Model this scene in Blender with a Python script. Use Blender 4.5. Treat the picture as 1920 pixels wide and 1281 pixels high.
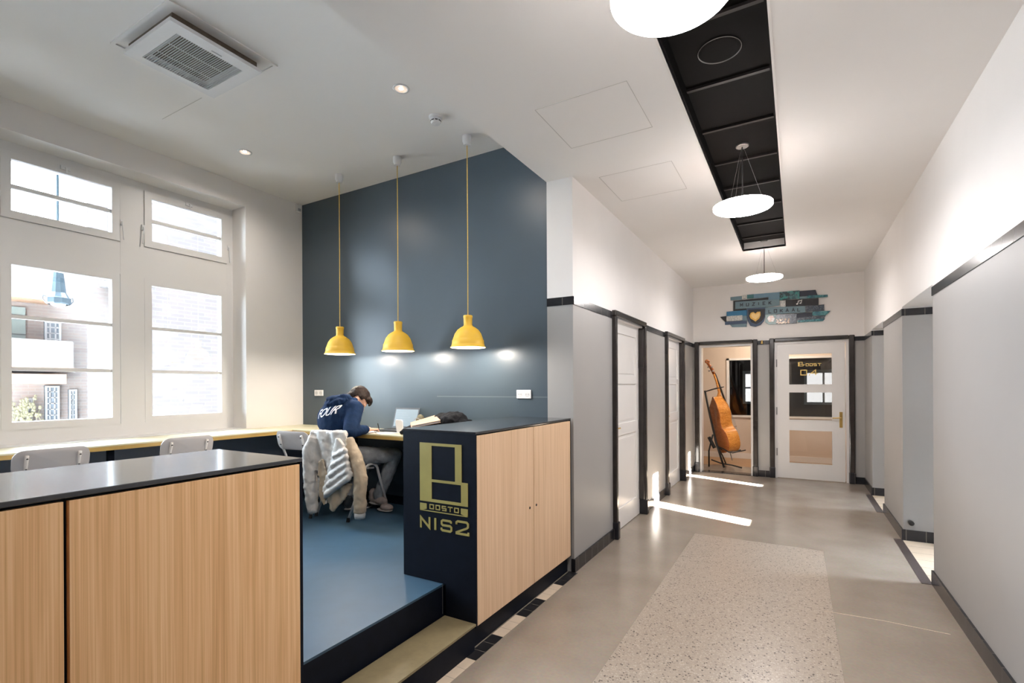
import bpy, bmesh, math, random
from mathutils import Vector, Matrix
from mathutils.bvhtree import BVHTree
random.seed(4)
for o in list(bpy.data.objects): bpy.data.objects.remove(o)
SC = bpy.context.scene
COL = SC.collection
PI = math.pi

# ------------------------------------------------------------------ camera
cam_d = bpy.data.cameras.new('camera'); cam = bpy.data.objects.new('camera', cam_d); COL.objects.link(cam)
cam_d.sensor_width = 36.0; cam_d.lens = 925.2*36/1920
cam_d.shift_x = 0.0; cam_d.shift_y = (724.45-640.5)/1920
cam_d.clip_start = 0.05; cam_d.clip_end = 200
_r = Vector((0.86601263, 0.49999404, -0.0053)); _u = Vector((0.00458991, 0.00264999, 0.99998596))
_f = Vector((-0.5, 0.8660254, 0))
cam.matrix_world = Matrix(((_r.x, _u.x, -_f.x, 0), (_r.y, _u.y, -_f.y, 0), (_r.z, _u.z, -_f.z, 1.5), (0, 0, 0, 1)))
SC.camera = cam
# ------------------------------------------------------------------ sky, sun, exposure
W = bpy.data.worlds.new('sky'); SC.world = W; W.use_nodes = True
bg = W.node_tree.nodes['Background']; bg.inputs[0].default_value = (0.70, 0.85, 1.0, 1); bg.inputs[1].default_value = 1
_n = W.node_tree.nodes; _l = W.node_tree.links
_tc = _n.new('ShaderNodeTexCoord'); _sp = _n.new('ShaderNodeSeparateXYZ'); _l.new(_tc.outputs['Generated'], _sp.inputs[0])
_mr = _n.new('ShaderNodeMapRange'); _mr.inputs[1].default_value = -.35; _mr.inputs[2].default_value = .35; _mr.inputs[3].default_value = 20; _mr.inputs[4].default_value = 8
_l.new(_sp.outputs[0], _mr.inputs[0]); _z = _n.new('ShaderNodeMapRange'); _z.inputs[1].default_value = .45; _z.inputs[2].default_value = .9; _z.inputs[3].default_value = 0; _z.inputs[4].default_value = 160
_ad = _n.new('ShaderNodeMath'); _l.new(_sp.outputs[2], _z.inputs[0]); _l.new(_mr.outputs[0], _ad.inputs[0]); _l.new(_z.outputs[0], _ad.inputs[1]); _l.new(_ad.outputs[0], bg.inputs[1])   # sky gradient shaped to brighten the rooms: strongest overhead, dimmer to the east
sun_d = bpy.data.lights.new('sun', 'SUN'); sun_d.energy = 420; sun_d.angle = 0.012; sun_d.color = (1, .95, .88)
sun = bpy.data.objects.new('sun', sun_d); COL.objects.link(sun)
sun.rotation_euler = Vector((-0.94*math.cos(0.384), 0.34*math.cos(0.384), -math.sin(0.384))).to_track_quat('-Z', 'Y').to_euler()
vs = SC.view_settings; vs.view_transform = 'Standard'; vs.look = 'None'; vs.gamma = 1; vs.use_curve_mapping = False; vs.exposure = 0.52
SC.cycles.max_bounces = 10; SC.cycles.diffuse_bounces = 6; SC.cycles.transparent_max_bounces = 12
SC.cycles.sample_clamp_indirect = 6; SC.cycles.caustics_reflective = False; SC.cycles.caustics_refractive = False
SC.cycles.use_denoising = True

# ------------------------------------------------------------------ layout (metres)
XL, XW, XR = -4.89, -1.56, 0.88          # window wall, corridor left wall, corridor right wall
YD, YE = 3.69, 9.03                      # dark wall, end wall
ZC, ZR = 3.19, 3.58                      # corridor ceiling, room ceiling
ZP = 0.335                               # platform
ZD = 1.078                               # desk top
XB = -1.79                               # bulkhead
YN = -3.0                                # behind the camera

# ------------------------------------------------------------------ helpers
class G:
    def __init__(s): s.v = []; s.f = []; s.m = []
    def add(s, vs_, fs, mi=0):
        n = len(s.v); s.v += [tuple(v) for v in vs_]; s.f += [tuple(i+n for i in f) for f in fs]; s.m += [mi]*len(fs); return s
    def box(s, x0, x1, y0, y1, z0, z1, mi=0):
        x0, x1 = min(x0, x1), max(x0, x1); y0, y1 = min(y0, y1), max(y0, y1); z0, z1 = min(z0, z1), max(z0, z1)
        return s.add([(x0,y0,z0),(x1,y0,z0),(x1,y1,z0),(x0,y1,z0),(x0,y0,z1),(x1,y0,z1),(x1,y1,z1),(x0,y1,z1)],
                     [(0,3,2,1),(4,5,6,7),(0,1,5,4),(1,2,6,5),(2,3,7,6),(3,0,4,7)], mi)
    def loft(s, rings, caps=True, mi=0):
        n = len(rings[0]); vs_ = [p for r in rings for p in r]; fs = []
        for k in range(len(rings)-1):
            for i in range(n):
                j = (i+1) % n; fs.append((k*n+i, k*n+j, (k+1)*n+j, (k+1)*n+i))
        if caps: fs.append(tuple(range(n-1, -1, -1))); fs.append(tuple((len(rings)-1)*n+i for i in range(n)))
        return s.add(vs_, fs, mi)
    def tube(s, pts, r, seg=8, mi=0, caps=True):
        pts = [Vector(p) for p in pts]; rs = r if isinstance(r, (list, tuple)) else [r]*len(pts)
        rings = []; prev = None
        for i, p in enumerate(pts):
            a = pts[max(i-1, 0)]; b = pts[min(i+1, len(pts)-1)]; t = (b-a).normalized()
            if prev is None:
                ref = Vector((0, 0, 1)) if abs(t.z) < .9 else Vector((1, 0, 0)); n1 = t.cross(ref).normalized()
            else:
                n1 = (prev - t*prev.dot(t)).normalized()
            prev = n1; n2 = t.cross(n1)
            rings.append([p + (n1*math.cos(2*PI*k/seg) + n2*math.sin(2*PI*k/seg))*rs[i] for k in range(seg)])
        return s.loft(rings, caps, mi)
    def lathe(s, prof, c=(0,0,0), seg=32, mi=0, close=False):
        vs_ = []; fs = []; n = len(prof)
        for i in range(seg):
            a = 2*PI*i/seg
            for r, z in prof: vs_.append((c[0]+r*math.cos(a), c[1]+r*math.sin(a), c[2]+z))
        for i in range(seg):
            j = (i+1) % seg
            for k in range(n-1 if not close else n):
                l = (k+1) % n
                fs.append((i*n+k, j*n+k, j*n+l, i*n+l))
        return s.add(vs_, fs, mi)
    def ell(s, c, r, rot=None, seg=16, rings=10, mi=0):
        c = Vector(c); vs_ = []; fs = []; R = rot or Matrix.Identity(3)
        for i in range(rings+1):
            th = PI*i/rings
            for k in range(seg):
                ph = 2*PI*k/seg
                vs_.append(c + R @ Vector((r[0]*math.sin(th)*math.cos(ph), r[1]*math.sin(th)*math.sin(ph), r[2]*math.cos(th))))
        for i in range(rings):
            for k in range(seg):
                fs.append((i*seg+k, (i+1)*seg+k, (i+1)*seg+(k+1) % seg, i*seg+(k+1) % seg))
        return s.add(vs_, fs, mi)
    def cap(s, p0, r0, p1, r1, seg=14, mi=0):      # tapered capsule
        p0 = Vector(p0); p1 = Vector(p1); d = p1-p0; L = d.length; t = d.normalized()
        pts = []; rs = []
        for k in range(6):
            a = PI/2*k/5; pts.append(p0 - t*r0*math.cos(a)); rs.append(max(r0*math.sin(a), 1e-4))
        for k in range(6):
            a = PI/2*k/5; pts.append(p1 + t*r1*math.sin(a)); rs.append(max(r1*math.cos(a), 1e-4))
        return s.tube(pts, rs, seg, mi)
    def prism(s, poly, fn, d0, d1, mi=0):          # polygon (a,b) extruded between depths; fn(a,b,d)->xyz
        n = len(poly)
        return s.add([fn(a, b, d0) for a, b in poly] + [fn(a, b, d1) for a, b in poly],
                     [tuple(range(n-1, -1, -1)), tuple(range(n, 2*n))] + [(i, (i+1) % n, n+(i+1) % n, n+i) for i in range(n)], mi)
    def ribbon(s, pts, w, fn, d0, d1, mi=0, closed=False):   # flat stroke with mitred corners
        P = [Vector(p) for p in pts]; n = len(P); Lf = []; Rt = []
        for i in range(n):
            if closed: a, b = P[i-1], P[(i+1) % n]
            else: a, b = P[max(i-1, 0)], P[min(i+1, n-1)]
            d1_ = (P[i]-a).normalized() if (P[i]-a).length > 1e-9 else (b-P[i]).normalized()
            d2_ = (b-P[i]).normalized() if (b-P[i]).length > 1e-9 else d1_
            n1 = Vector((-d1_.y, d1_.x)); n2 = Vector((-d2_.y, d2_.x)); m = (n1+n2)
            if m.length < 1e-6: m = n1
            m.normalize(); k = w/2/max(m.dot(n1), .35)
            Lf.append(P[i]+m*k); Rt.append(P[i]-m*k)
        rng = range(n if closed else n-1)
        for i in rng:
            j = (i+1) % n; q = [Lf[i], Lf[j], Rt[j], Rt[i]]
            s.prism([(v.x, v.y) for v in q], fn, d0, d1, mi)
        return s

def origin_of(par):
    p = Vector((0,0,0)); o = par
    while o is not None: p += Vector(o.location); o = o.parent
    return p
def obj(name, g, mats, parent=None, smooth=False, bevel=0, loc=None, solid=0, autosmooth=None, fixn=True):
    me = bpy.data.meshes.new(name)
    off = origin_of(parent) if parent is not None else Vector((0,0,0))
    if loc is not None: off = off*0 + Vector(loc)
    me.from_pydata([Vector(v)-off for v in g.v], [], g.f)
    mats = mats if isinstance(mats, (list, tuple)) else [mats]
    for m in mats: me.materials.append(m)
    me.polygons.foreach_set('material_index', g.m)
    if fixn:
        bm = bmesh.new(); bm.from_mesh(me); bmesh.ops.recalc_face_normals(bm, faces=bm.faces); bm.to_mesh(me); bm.free()
    if smooth: me.polygons.foreach_set('use_smooth', [True]*len(me.polygons))
    o = bpy.data.objects.new(name, me); COL.objects.link(o)
    if parent is not None: o.parent = parent
    if loc is not None: o.location = Vector(loc)
    if bevel:
        b = o.modifiers.new('bevel', 'BEVEL'); b.width = bevel; b.segments = 2; b.limit_method = 'ANGLE'; b.angle_limit = math.radians(50)
    if autosmooth:
        es = o.modifiers.new('es', 'EDGE_SPLIT'); es.split_angle = math.radians(autosmooth)
    me.update(); return o
def thing(name, loc, label, cat, group=None, rz=0):
    o = bpy.data.objects.new(name, None); o.empty_display_size = .1; COL.objects.link(o); o.location = loc; o.rotation_euler = (0,0,rz)
    o['label'] = label; o['category'] = cat
    if group: o['group'] = group
    return o
def tag(o, label, cat, group=None):
    o['label'] = label; o['category'] = cat
    if group: o['group'] = group
    return o
def struct(name, g, mats, **k):
    o = obj(name, g, mats, **k)
    if o.parent is None: o['kind'] = 'structure'
    return o
def dup(root, loc, rz, label, group=None):
    r = root.copy(); COL.objects.link(r); r.location = loc; r.rotation_euler = (0,0,rz); r['label'] = label
    if group: r['group'] = group
    for ch in list(root.children):
        c = ch.copy(); COL.objects.link(c); c.parent = r
        for g_ in list(ch.children):
            d = g_.copy(); COL.objects.link(d); d.parent = c
    return r
def remeshed(name, g, mats, parent, voxel=.008, smooth_it=4, noise=None):
    tmp = bpy.data.meshes.new('tmp'); tmp.from_pydata(g.v, [], g.f)
    bm = bmesh.new(); bm.from_mesh(tmp); bmesh.ops.recalc_face_normals(bm, faces=bm.faces); bm.to_mesh(tmp); bm.free()
    t = bpy.data.objects.new('tmp', tmp); COL.objects.link(t)
    m = t.modifiers.new('r', 'REMESH'); m.mode = 'VOXEL'; m.voxel_size = voxel
    s = t.modifiers.new('s', 'SMOOTH'); s.iterations = smooth_it; s.factor = .5
    if noise:
        tx = bpy.data.textures.new('folds', 'CLOUDS'); tx.noise_scale = noise[1]
        d = t.modifiers.new('d', 'DISPLACE'); d.texture = tx; d.strength = noise[0]; d.mid_level = .5
    dg = bpy.context.evaluated_depsgraph_get(); me = bpy.data.meshes.new_from_object(t.evaluated_get(dg)); me.name = name
    bpy.data.objects.remove(t)
    off = origin_of(parent)
    me.transform(Matrix.Translation(-off)); me.materials.clear()
    for mm in (mats if isinstance(mats, list) else [mats]): me.materials.append(mm)
    me.polygons.foreach_set('use_smooth', [True]*len(me.polygons))
    o = bpy.data.objects.new(name, me); COL.objects.link(o); o.parent = parent
    return o

# ------------------------------------------------------------------ materials
def mat(name, col, rough=.5, metal=0, spec=.5, noise=0, nscale=8, bump=0, bscale=60, emis=None, estr=0, coat=0, alpha=None):
    m = bpy.data.materials.new(name); m.use_nodes = True; nt = m.node_tree; b = nt.nodes['Principled BSDF']
    b.inputs['Base Color'].default_value = (*col, 1); b.inputs['Roughness'].default_value = rough; b.inputs['Metallic'].default_value = metal
    b.inputs['Specular IOR Level'].default_value = spec; b.inputs['Coat Weight'].default_value = coat; b.inputs['Coat Roughness'].default_value = .12
    tc = nt.nodes.new('ShaderNodeTexCoord')
    if noise:
        n = nt.nodes.new('ShaderNodeTexNoise'); n.inputs['Scale'].default_value = nscale; n.inputs['Detail'].default_value = 5
        nt.links.new(tc.outputs['Object'], n.inputs['Vector'])
        r = nt.nodes.new('ShaderNodeValToRGB'); r.color_ramp.elements[0].position = .3; r.color_ramp.elements[1].position = .7
        r.color_ramp.elements[0].color = (*[c*(1-noise) for c in col], 1); r.color_ramp.elements[1].color = (*[min(1, c*(1+noise)) for c in col], 1)
        nt.links.new(n.outputs['Fac'], r.inputs['Fac']); nt.links.new(r.outputs['Color'], b.inputs['Base Color'])
    if bump:
        n2 = nt.nodes.new('ShaderNodeTexNoise'); n2.inputs['Scale'].default_value = bscale; n2.inputs['Detail'].default_value = 4
        nt.links.new(tc.outputs['Object'], n2.inputs['Vector'])
        bp = nt.nodes.new('ShaderNodeBump'); bp.inputs['Strength'].default_value = bump; bp.inputs['Distance'].default_value = .01
        nt.links.new(n2.outputs['Fac'], bp.inputs['Height']); nt.links.new(bp.outputs['Normal'], b.inputs['Normal'])
    if emis: b.inputs['Emission Color'].default_value = (*emis, 1); b.inputs['Emission Strength'].default_value = estr
    return m
def wood(name, c0, c1, c2, s=(26, 26, .9), rough=.45, axis_rot=(0,0,0)):
    m = bpy.data.materials.new(name); m.use_nodes = True; nt = m.node_tree; b = nt.nodes['Principled BSDF']
    tc = nt.nodes.new('ShaderNodeTexCoord'); mp = nt.nodes.new('ShaderNodeMapping'); mp.inputs['Scale'].default_value = s; mp.inputs['Rotation'].default_value = axis_rot
    nt.links.new(tc.outputs['Object'], mp.inputs['Vector'])
    n = nt.nodes.new('ShaderNodeTexNoise'); n.inputs['Scale'].default_value = 1; n.inputs['Detail'].default_value = 3; n.inputs['Distortion'].default_value = .9
    nt.links.new(mp.outputs['Vector'], n.inputs['Vector'])
    mp2 = nt.nodes.new('ShaderNodeMapping'); mp2.inputs['Scale'].default_value = (s[0]*7, s[1]*7, s[2]*2.2); nt.links.new(tc.outputs['Object'], mp2.inputs['Vector'])
    n2 = nt.nodes.new('ShaderNodeTexNoise'); n2.inputs['Scale'].default_value = 1; n2.inputs['Detail'].default_value = 2; nt.links.new(mp2.outputs['Vector'], n2.inputs['Vector'])
    mx = nt.nodes.new('ShaderNodeMix'); mx.inputs[0].default_value = .5; nt.links.new(n.outputs['Fac'], mx.inputs[2]); nt.links.new(n2.outputs['Fac'], mx.inputs[3])
    r = nt.nodes.new('ShaderNodeValToRGB'); r.color_ramp.elements[0].position = .33; r.color_ramp.elements[1].position = .66
    e = r.color_ramp.elements.new(.5); r.color_ramp.elements[0].color = (*c0, 1); e.color = (*c1, 1); r.color_ramp.elements[2].color = (*c2, 1)
    nt.links.new(mx.outputs[0], r.inputs['Fac']); nt.links.new(r.outputs['Color'], b.inputs['Base Color']); b.inputs['Roughness'].default_value = rough
    return m
def brickmat(name, c1, c2, mortar, wdt, hgt, msize, axes='YZ', rough=.6, spec=.5, offset=.5):
    m = bpy.data.materials.new(name); m.use_nodes = True; nt = m.node_tree; b = nt.nodes['Principled BSDF']
    tc = nt.nodes.new('ShaderNodeTexCoord'); sp = nt.nodes.new('ShaderNodeSeparateXYZ'); cb = nt.nodes.new('ShaderNodeCombineXYZ')
    nt.links.new(tc.outputs['Object'], sp.inputs[0]); nt.links.new(sp.outputs[axes[0]], cb.inputs[0]); nt.links.new(sp.outputs[axes[1]], cb.inputs[1])
    br = nt.nodes.new('ShaderNodeTexBrick'); br.inputs['Scale'].default_value = 1; br.offset = offset
    br.inputs['Brick Width'].default_value = wdt; br.inputs['Row Height'].default_value = hgt; br.inputs['Mortar Size'].default_value = msize
    br.inputs['Color1'].default_value = (*c1, 1); br.inputs['Color2'].default_value = (*c2, 1); br.inputs['Mortar'].default_value = (*mortar, 1)
    nt.links.new(cb.outputs[0], br.inputs['Vector']); nt.links.new(br.outputs['Color'], b.inputs['Base Color'])
    b.inputs['Roughness'].default_value = rough; b.inputs['Specular IOR Level'].default_value = spec
    return m
def glassmat(name, tint=(1,1,1), refl=1.0):
    m = bpy.data.materials.new(name); m.use_nodes = True; nt = m.node_tree; nt.nodes.clear()
    out = nt.nodes.new('ShaderNodeOutputMaterial'); mx = nt.nodes.new('ShaderNodeMixShader'); tr = nt.nodes.new('ShaderNodeBsdfTransparent'); gl = nt.nodes.new('ShaderNodeBsdfGlossy')
    fr = nt.nodes.new('ShaderNodeFresnel'); fr.inputs['IOR'].default_value = 1.45; tr.inputs[0].default_value = (*tint, 1); gl.inputs['Roughness'].default_value = .0
    gl.inputs[0].default_value = (refl, refl, refl, 1)
    nt.links.new(fr.outputs[0], mx.inputs[0]); nt.links.new(tr.outputs[0], mx.inputs[1]); nt.links.new(gl.outputs[0], mx.inputs[2]); nt.links.new(mx.outputs[0], out.inputs[0])
    return m
def floormat(name):
    m = bpy.data.materials.new(name); m.use_nodes = True; nt = m.node_tree; b = nt.nodes['Principled BSDF']
    tc = nt.nodes.new('ShaderNodeTexCoord'); L = nt.links
    n = nt.nodes.new('ShaderNodeTexNoise'); n.inputs['Scale'].default_value = 2.2; n.inputs['Detail'].default_value = 6; L.new(tc.outputs['Object'], n.inputs['Vector'])
    r = nt.nodes.new('ShaderNodeValToRGB'); r.color_ramp.elements[0].position = .3; r.color_ramp.elements[1].position = .72
    r.color_ramp.elements[0].color = (.29, .24, .19, 1); r.color_ramp.elements[1].color = (.36, .31, .255, 1)
    L.new(n.outputs['Fac'], r.inputs['Fac'])
    n2 = nt.nodes.new('ShaderNodeTexNoise'); n2.inputs['Scale'].default_value = 55; n2.inputs['Detail'].default_value = 3; L.new(tc.outputs['Object'], n2.inputs['Vector'])
    mx = nt.nodes.new('ShaderNodeMix'); mx.data_type = 'RGBA'; mx.blend_type = 'MULTIPLY'; mx.inputs[0].default_value = .25
    L.new(r.outputs['Color'], mx.inputs[6]); L.new(n2.outputs['Color'], mx.inputs[7])
    L.new(mx.outputs[2], b.inputs['Base Color'])
    rr = nt.nodes.new('ShaderNodeMapRange'); rr.inputs[3].default_value = .20; rr.inputs[4].default_value = .28
    L.new(n.outputs['Fac'], rr.inputs[0]); L.new(rr.outputs[0], b.inputs['Roughness']); b.inputs['Specular IOR Level'].default_value = .6
    return m
def terrazzomat(name):
    m = bpy.data.materials.new(name); m.use_nodes = True; nt = m.node_tree; b = nt.nodes['Principled BSDF']; L = nt.links
    tc = nt.nodes.new('ShaderNodeTexCoord')
    v = nt.nodes.new('ShaderNodeTexVoronoi'); v.inputs['Scale'].default_value = 105; v.feature = 'F1'; L.new(tc.outputs['Object'], v.inputs['Vector'])
    sp = nt.nodes.new('ShaderNodeSeparateColor'); L.new(v.outputs['Color'], sp.inputs[0])
    r = nt.nodes.new('ShaderNodeValToRGB'); r.color_ramp.interpolation = 'CONSTANT'
    r.color_ramp.elements[0].position = 0; r.color_ramp.elements[0].color = (.07, .05, .04, 1)
    r.color_ramp.elements[1].position = .07; r.color_ramp.elements[1].color = (.27, .22, .175, 1)
    e = r.color_ramp.elements.new(.17); e.color = (.37, .31, .25, 1); e = r.color_ramp.elements.new(.8); e.color = (.44, .385, .325, 1)
    L.new(sp.outputs[0], r.inputs['Fac'])
    d = nt.nodes.new('ShaderNodeValToRGB'); d.color_ramp.elements[0].position = .5; d.color_ramp.elements[1].position = .62
    d.color_ramp.elements[0].color = (0,0,0,1); d.color_ramp.elements[1].color = (1,1,1,1)
    L.new(v.outputs['Distance'], d.inputs['Fac'])
    mx = nt.nodes.new('ShaderNodeMix'); mx.data_type = 'RGBA'; L.new(d.outputs['Color'], mx.inputs[0]); L.new(r.outputs['Color'], mx.inputs[6]); mx.inputs[7].default_value = (.33, .28, .23, 1)
    L.new(mx.outputs[2], b.inputs['Base Color']); b.inputs['Roughness'].default_value = .3
    return m

M = {}
M['white'] = mat('white_wall_paint', (.80, .775, .755), .55, noise=.015, nscale=3)
M['ceil'] = mat('white_ceiling_paint', (.84, .825, .81), .7, noise=.01, nscale=2)
M['grey'] = mat('grey_satin_wall_paint', (.32, .313, .305), .42, noise=.02, nscale=2.5, spec=.3)
M['dark'] = mat('dark_blue_grey_wall_paint', (.050, .071, .091), .35, noise=.04, nscale=2)
M['blk_tile'] = brickmat('black_glazed_tile', (.012, .013, .016), (.018, .018, .022), (.12, .11, .10), .15, .3, .003, 'YZ', .2, .35, 0)
M['blk_tile_x'] = brickmat('black_glazed_tile_end', (.012, .013, .016), (.018, .018, .022), (.12, .11, .10), .15, .3, .003, 'XZ', .2, .35, 0)
M['casing'] = mat('dark_glazed_door_casing', (.022, .018, .016), .2, noise=.3, nscale=6)
M['black'] = mat('black_laminate', (.005, .007, .013), .5, noise=.15, nscale=20, spec=.12)
M['blacktop'] = mat('black_satin_countertop', (.014, .016, .022), .17, noise=.1, nscale=14, spec=1.0, coat=.6)
M['edge'] = mat('thin_metal_edge', (.25, .25, .24), .4, metal=.6, noise=.05)
M['oak'] = wood('oak_veneer', (.62, .35, .155), (.78, .48, .24), (.88, .60, .34), (38, 38, .9))
M['oak_lit'] = wood('oak_veneer_lit', (.60, .40, .24), (.70, .485, .31), (.78, .565, .38), (38, 38, .9))  # same oak as above, its brighter lighting put into a paler colour
M['lino'] = mat('blue_grey_linoleum', (.038, .082, .128), .42, noise=.06, nscale=9)
M['tread'] = mat('olive_step_covering', (.22, .175, .095), .5, noise=.08, nscale=30)
M['floor'] = floormat('polished_beige_floor')
M['terrazzo'] = terrazzomat('speckled_terrazzo')
M['cream'] = mat('cream_floor_tile', (.66, .54, .41), .3, noise=.06, nscale=10)
M['ftile_blk'] = mat('black_floor_tile', (.016, .016, .018), .3, noise=.2, nscale=25)
M['ftile_brn'] = mat('dark_brown_floor_tile', (.055, .042, .04), .35, noise=.15, nscale=25)
M['grout'] = mat('grey_grout', (.3, .26, .22), .8, noise=.1)
M['wframe'] = mat('white_window_paint', (.74, .73, .72), .35, noise=.01, nscale=5)
M['door'] = mat('white_door_paint', (.78, .76, .74), .3, noise=.01, nscale=4)
M['glass'] = glassmat('window_glass'); M['tinted'] = glassmat('reflection_pane_glass', (.27, .245, .225))
M['deskw'] = mat('pale_yellow_desk_laminate', (.78, .72, .50), .3, noise=.02, nscale=5)
M['desky'] = mat('yellow_desk_edge', (.56, .36, .10), .45, noise=.04, nscale=20)
M['chairw'] = mat('off_white_chair_lacquer', (.66, .62, .60), .35, noise=.015, nscale=8)
M['tubew'] = mat('white_steel_tube', (.72, .69, .66), .3, noise=.01, nscale=10)
M['rubber'] = mat('black_rubber', (.012, .012, .012), .6, noise=.1)
M['yellow'] = mat('yellow_silicone_rubber', (.83, .50, .045), .5, noise=.02, nscale=9)
M['cord'] = mat('yellow_fabric_cord', (.70, .45, .08), .7, noise=.1, nscale=60)
M['plast'] = mat('white_plastic', (.74, .74, .75), .4, noise=.01, nscale=20)
M['plastg'] = mat('grey_plastic', (.35, .36, .38), .5, noise=.03, nscale=30)
M['bulb'] = mat('glowing_bulb', (1, .95, .85), .4, emis=(1, .88, .72), estr=30, noise=0)
M['inner'] = mat('white_shade_inside', (.9, .85, .72), .5, noise=.01)
M['disc'] = mat('glowing_opal_diffuser', (1, .95, .9), .4, emis=(1, .945, .925), estr=60)
M['rim'] = mat('brushed_copper_white_rim', (.70, .52, .40), .35, metal=.3, noise=.03, nscale=30)
M['slot'] = mat('matt_black_ceiling_board', (.004, .0035, .0035), .7, noise=.12, nscale=6, spec=.08)
M['batten'] = mat('dark_grey_batten', (.02, .017, .017), .5, noise=.05, nscale=30, spec=.2)
M['seam'] = mat('faint_wall_seam', (.13, .155, .17), .5, noise=.02)
M['panel'] = mat('slate_blue_panel', (.22, .26, .33), .5, noise=.04, nscale=4)
M['line'] = mat('grey_seam', (.56, .54, .52), .8, noise=.05)
M['gold'] = mat('gold_vinyl', (.36, .30, .09), .4, noise=.06, nscale=10)
M['goldb'] = mat('bright_gold_vinyl', (.80, .58, .18), .35, noise=.05, nscale=10)
M['brass'] = mat('polished_brass', (.62, .42, .14), .3, metal=.9, noise=.05, nscale=30)
M['steel'] = mat('dull_steel', (.3, .29, .28), .4, metal=.7, noise=.08, nscale=30)
M['navy'] = mat('navy_fleece', (.006, .019, .055), .9, noise=.2, nscale=14, bump=.25, bscale=120, spec=.15)
M['jeans'] = mat('grey_denim', (.30, .31, .32), .85, noise=.2, nscale=22, bump=.3, bscale=160)
M['skin'] = mat('skin', (.66, .38, .27), .5, noise=.06, nscale=30)
M['hair'] = mat('dark_brown_hair', (.014, .007, .005), .55, noise=.3, nscale=60, bump=.6, bscale=180, spec=.2)
M['shoe'] = mat('beige_suede_sneaker', (.42, .33, .29), .8, noise=.12, nscale=30, bump=.2, bscale=90)
M['sole'] = mat('pale_rubber_sole', (.55, .50, .46), .7, noise=.08, nscale=30)
M['coat'] = mat('pale_grey_beige_quilted_nylon', (.58, .55, .51), .55, noise=.07, nscale=12, bump=.35, bscale=30)
M['lining'] = mat('beige_lining_shaded_sleeve', (.42, .33, .23), .7, noise=.1, nscale=16, bump=.25, bscale=40)
M['whiteprint'] = mat('white_print', (.8, .8, .82), .6, noise=.02)
M['paper'] = mat('white_paper', (.82, .82, .82), .7, noise=.02, nscale=30)
M['tan'] = mat('tan_cardboard', (.50, .31, .20), .7, noise=.05, nscale=20)
M['blackcloth'] = mat('black_nylon', (.003, .0035, .006), .8, spec=.15, noise=.25, nscale=25, bump=.5, bscale=40)
M['alu'] = mat('dark_laptop_case', (.05, .055, .06), .4, metal=.3, noise=.05)
M['screen'] = mat('lit_laptop_screen', (.05, .055, .06), .3, emis=(.40, .52, .58), estr=.55, noise=0)
M['screenline'] = mat('lit_screen_text', (.1, .1, .1), .3, emis=(.25, .35, .42), estr=.8)
M['beigewall'] = mat('beige_studio_wall', (.66, .56, .47), .6, noise=.02, nscale=3)
M['blackwall'] = mat('black_acoustic_wall', (.02, .022, .025), .7, noise=.3, nscale=5)
M['woodfloor'] = wood('brown_wood_floor', (.28, .17, .09), (.36, .22, .12), (.44, .28, .16), (3, 40, 3))
M['bass'] = wood('orange_varnished_maple', (.24, .065, .018), (.33, .10, .03), (.42, .14, .045), (6, 6, 30), .18)
M['bassribs'] = wood('orange_varnished_rib_maple', (.50, .17, .03), (.68, .27, .05), (.80, .38, .09), (6, 6, 24), .2)
M['ebony'] = mat('black_ebony', (.01, .009, .009), .3, noise=.1)
M['string'] = mat('steel_string', (.5, .5, .5), .3, metal=1, noise=.05)
M['bluelight'] = mat('pale_blue_reflection_frame', (.35, .52, .60), .4, noise=.03)
M['acgrille'] = mat('light_grey_grille', (.55, .56, .57), .5, noise=.02, nscale=20)
M['acdark'] = mat('brown_filter', (.10, .075, .055), .8, noise=.15, nscale=20)
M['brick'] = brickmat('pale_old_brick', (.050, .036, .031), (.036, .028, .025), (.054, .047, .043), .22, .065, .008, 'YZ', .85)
M['brick2'] = brickmat('pink_old_brick', (.135, .10, .084), (.10, .08, .072), (.13, .115, .105), .22, .065, .008, 'YZ', .85)
M['render'] = mat('weathered_concrete', (.065, .056, .049), .8, noise=.2, nscale=2.2, bump=.2, bscale=20)
M['roof'] = brickmat('orange_roof_tile', (.10, .058, .034), (.08, .048, .033), (.035, .022, .015), .25, .3, .02, 'YZ', .8)
M['soffit'] = mat('brown_timber_soffit', (.22, .13, .08), .7, noise=.2)
M['lantern'] = mat('dark_teal_lantern_metal', (.006, .012, .016), .4, noise=.2, nscale=20, spec=.15)
M['opal'] = mat('opal_glass', (.30, .30, .30), .3, noise=.01)
M['ground'] = mat('courtyard_paving', (.68, .67, .65), .85, noise=.1, nscale=1.5)
M['winglass'] = mat('dark_window_glass', (.12, .14, .16), .1, noise=.2, nscale=2)
M['green'] = mat('pale_green_boards', (.10, .12, .11), .7, noise=.06, nscale=8)
M['leaf'] = mat('dry_ivy', (.10, .09, .05), .8, noise=.4, nscale=20)

# ================================================================== THE SHELL
# floors
g = G(); g.box(-5.3, 2.1, YN-.2, 9.95, -.12, 0)
struct('floor', g, M['floor'])
g = G(); g.box(-.90, .20, YN, 5.25, 0, .0012)
struct('floor_terrazzo_strip', g, M['terrazzo'])
g = G(); g.box(-3.2, 2.1, 9.95, 14.2, -.12, .0)
struct('floor_studio', g, M['woodfloor'])
g = G(); g.box(XL-.25, -1.815, YN, YD, 0, ZP-.012, 1); g.box(XL-.0, -1.815, YN, YD, ZP-.012, ZP, 0)
g.box(-1.815, -1.8135, 2.309, 2.3115, .16, ZP, 2)
struct('floor_platform', g, [M['lino'], M['black'], M['edge']])
# step between the two cabinets
g = G(); g.box(-1.80, -1.588, 1.19, 2.312, .0, .143, 1); g.box(-1.80, -1.578, 1.19, 2.312, .143, .155, 0)
struct('trim_step', g, [M['tread'], M['black']])
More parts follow.
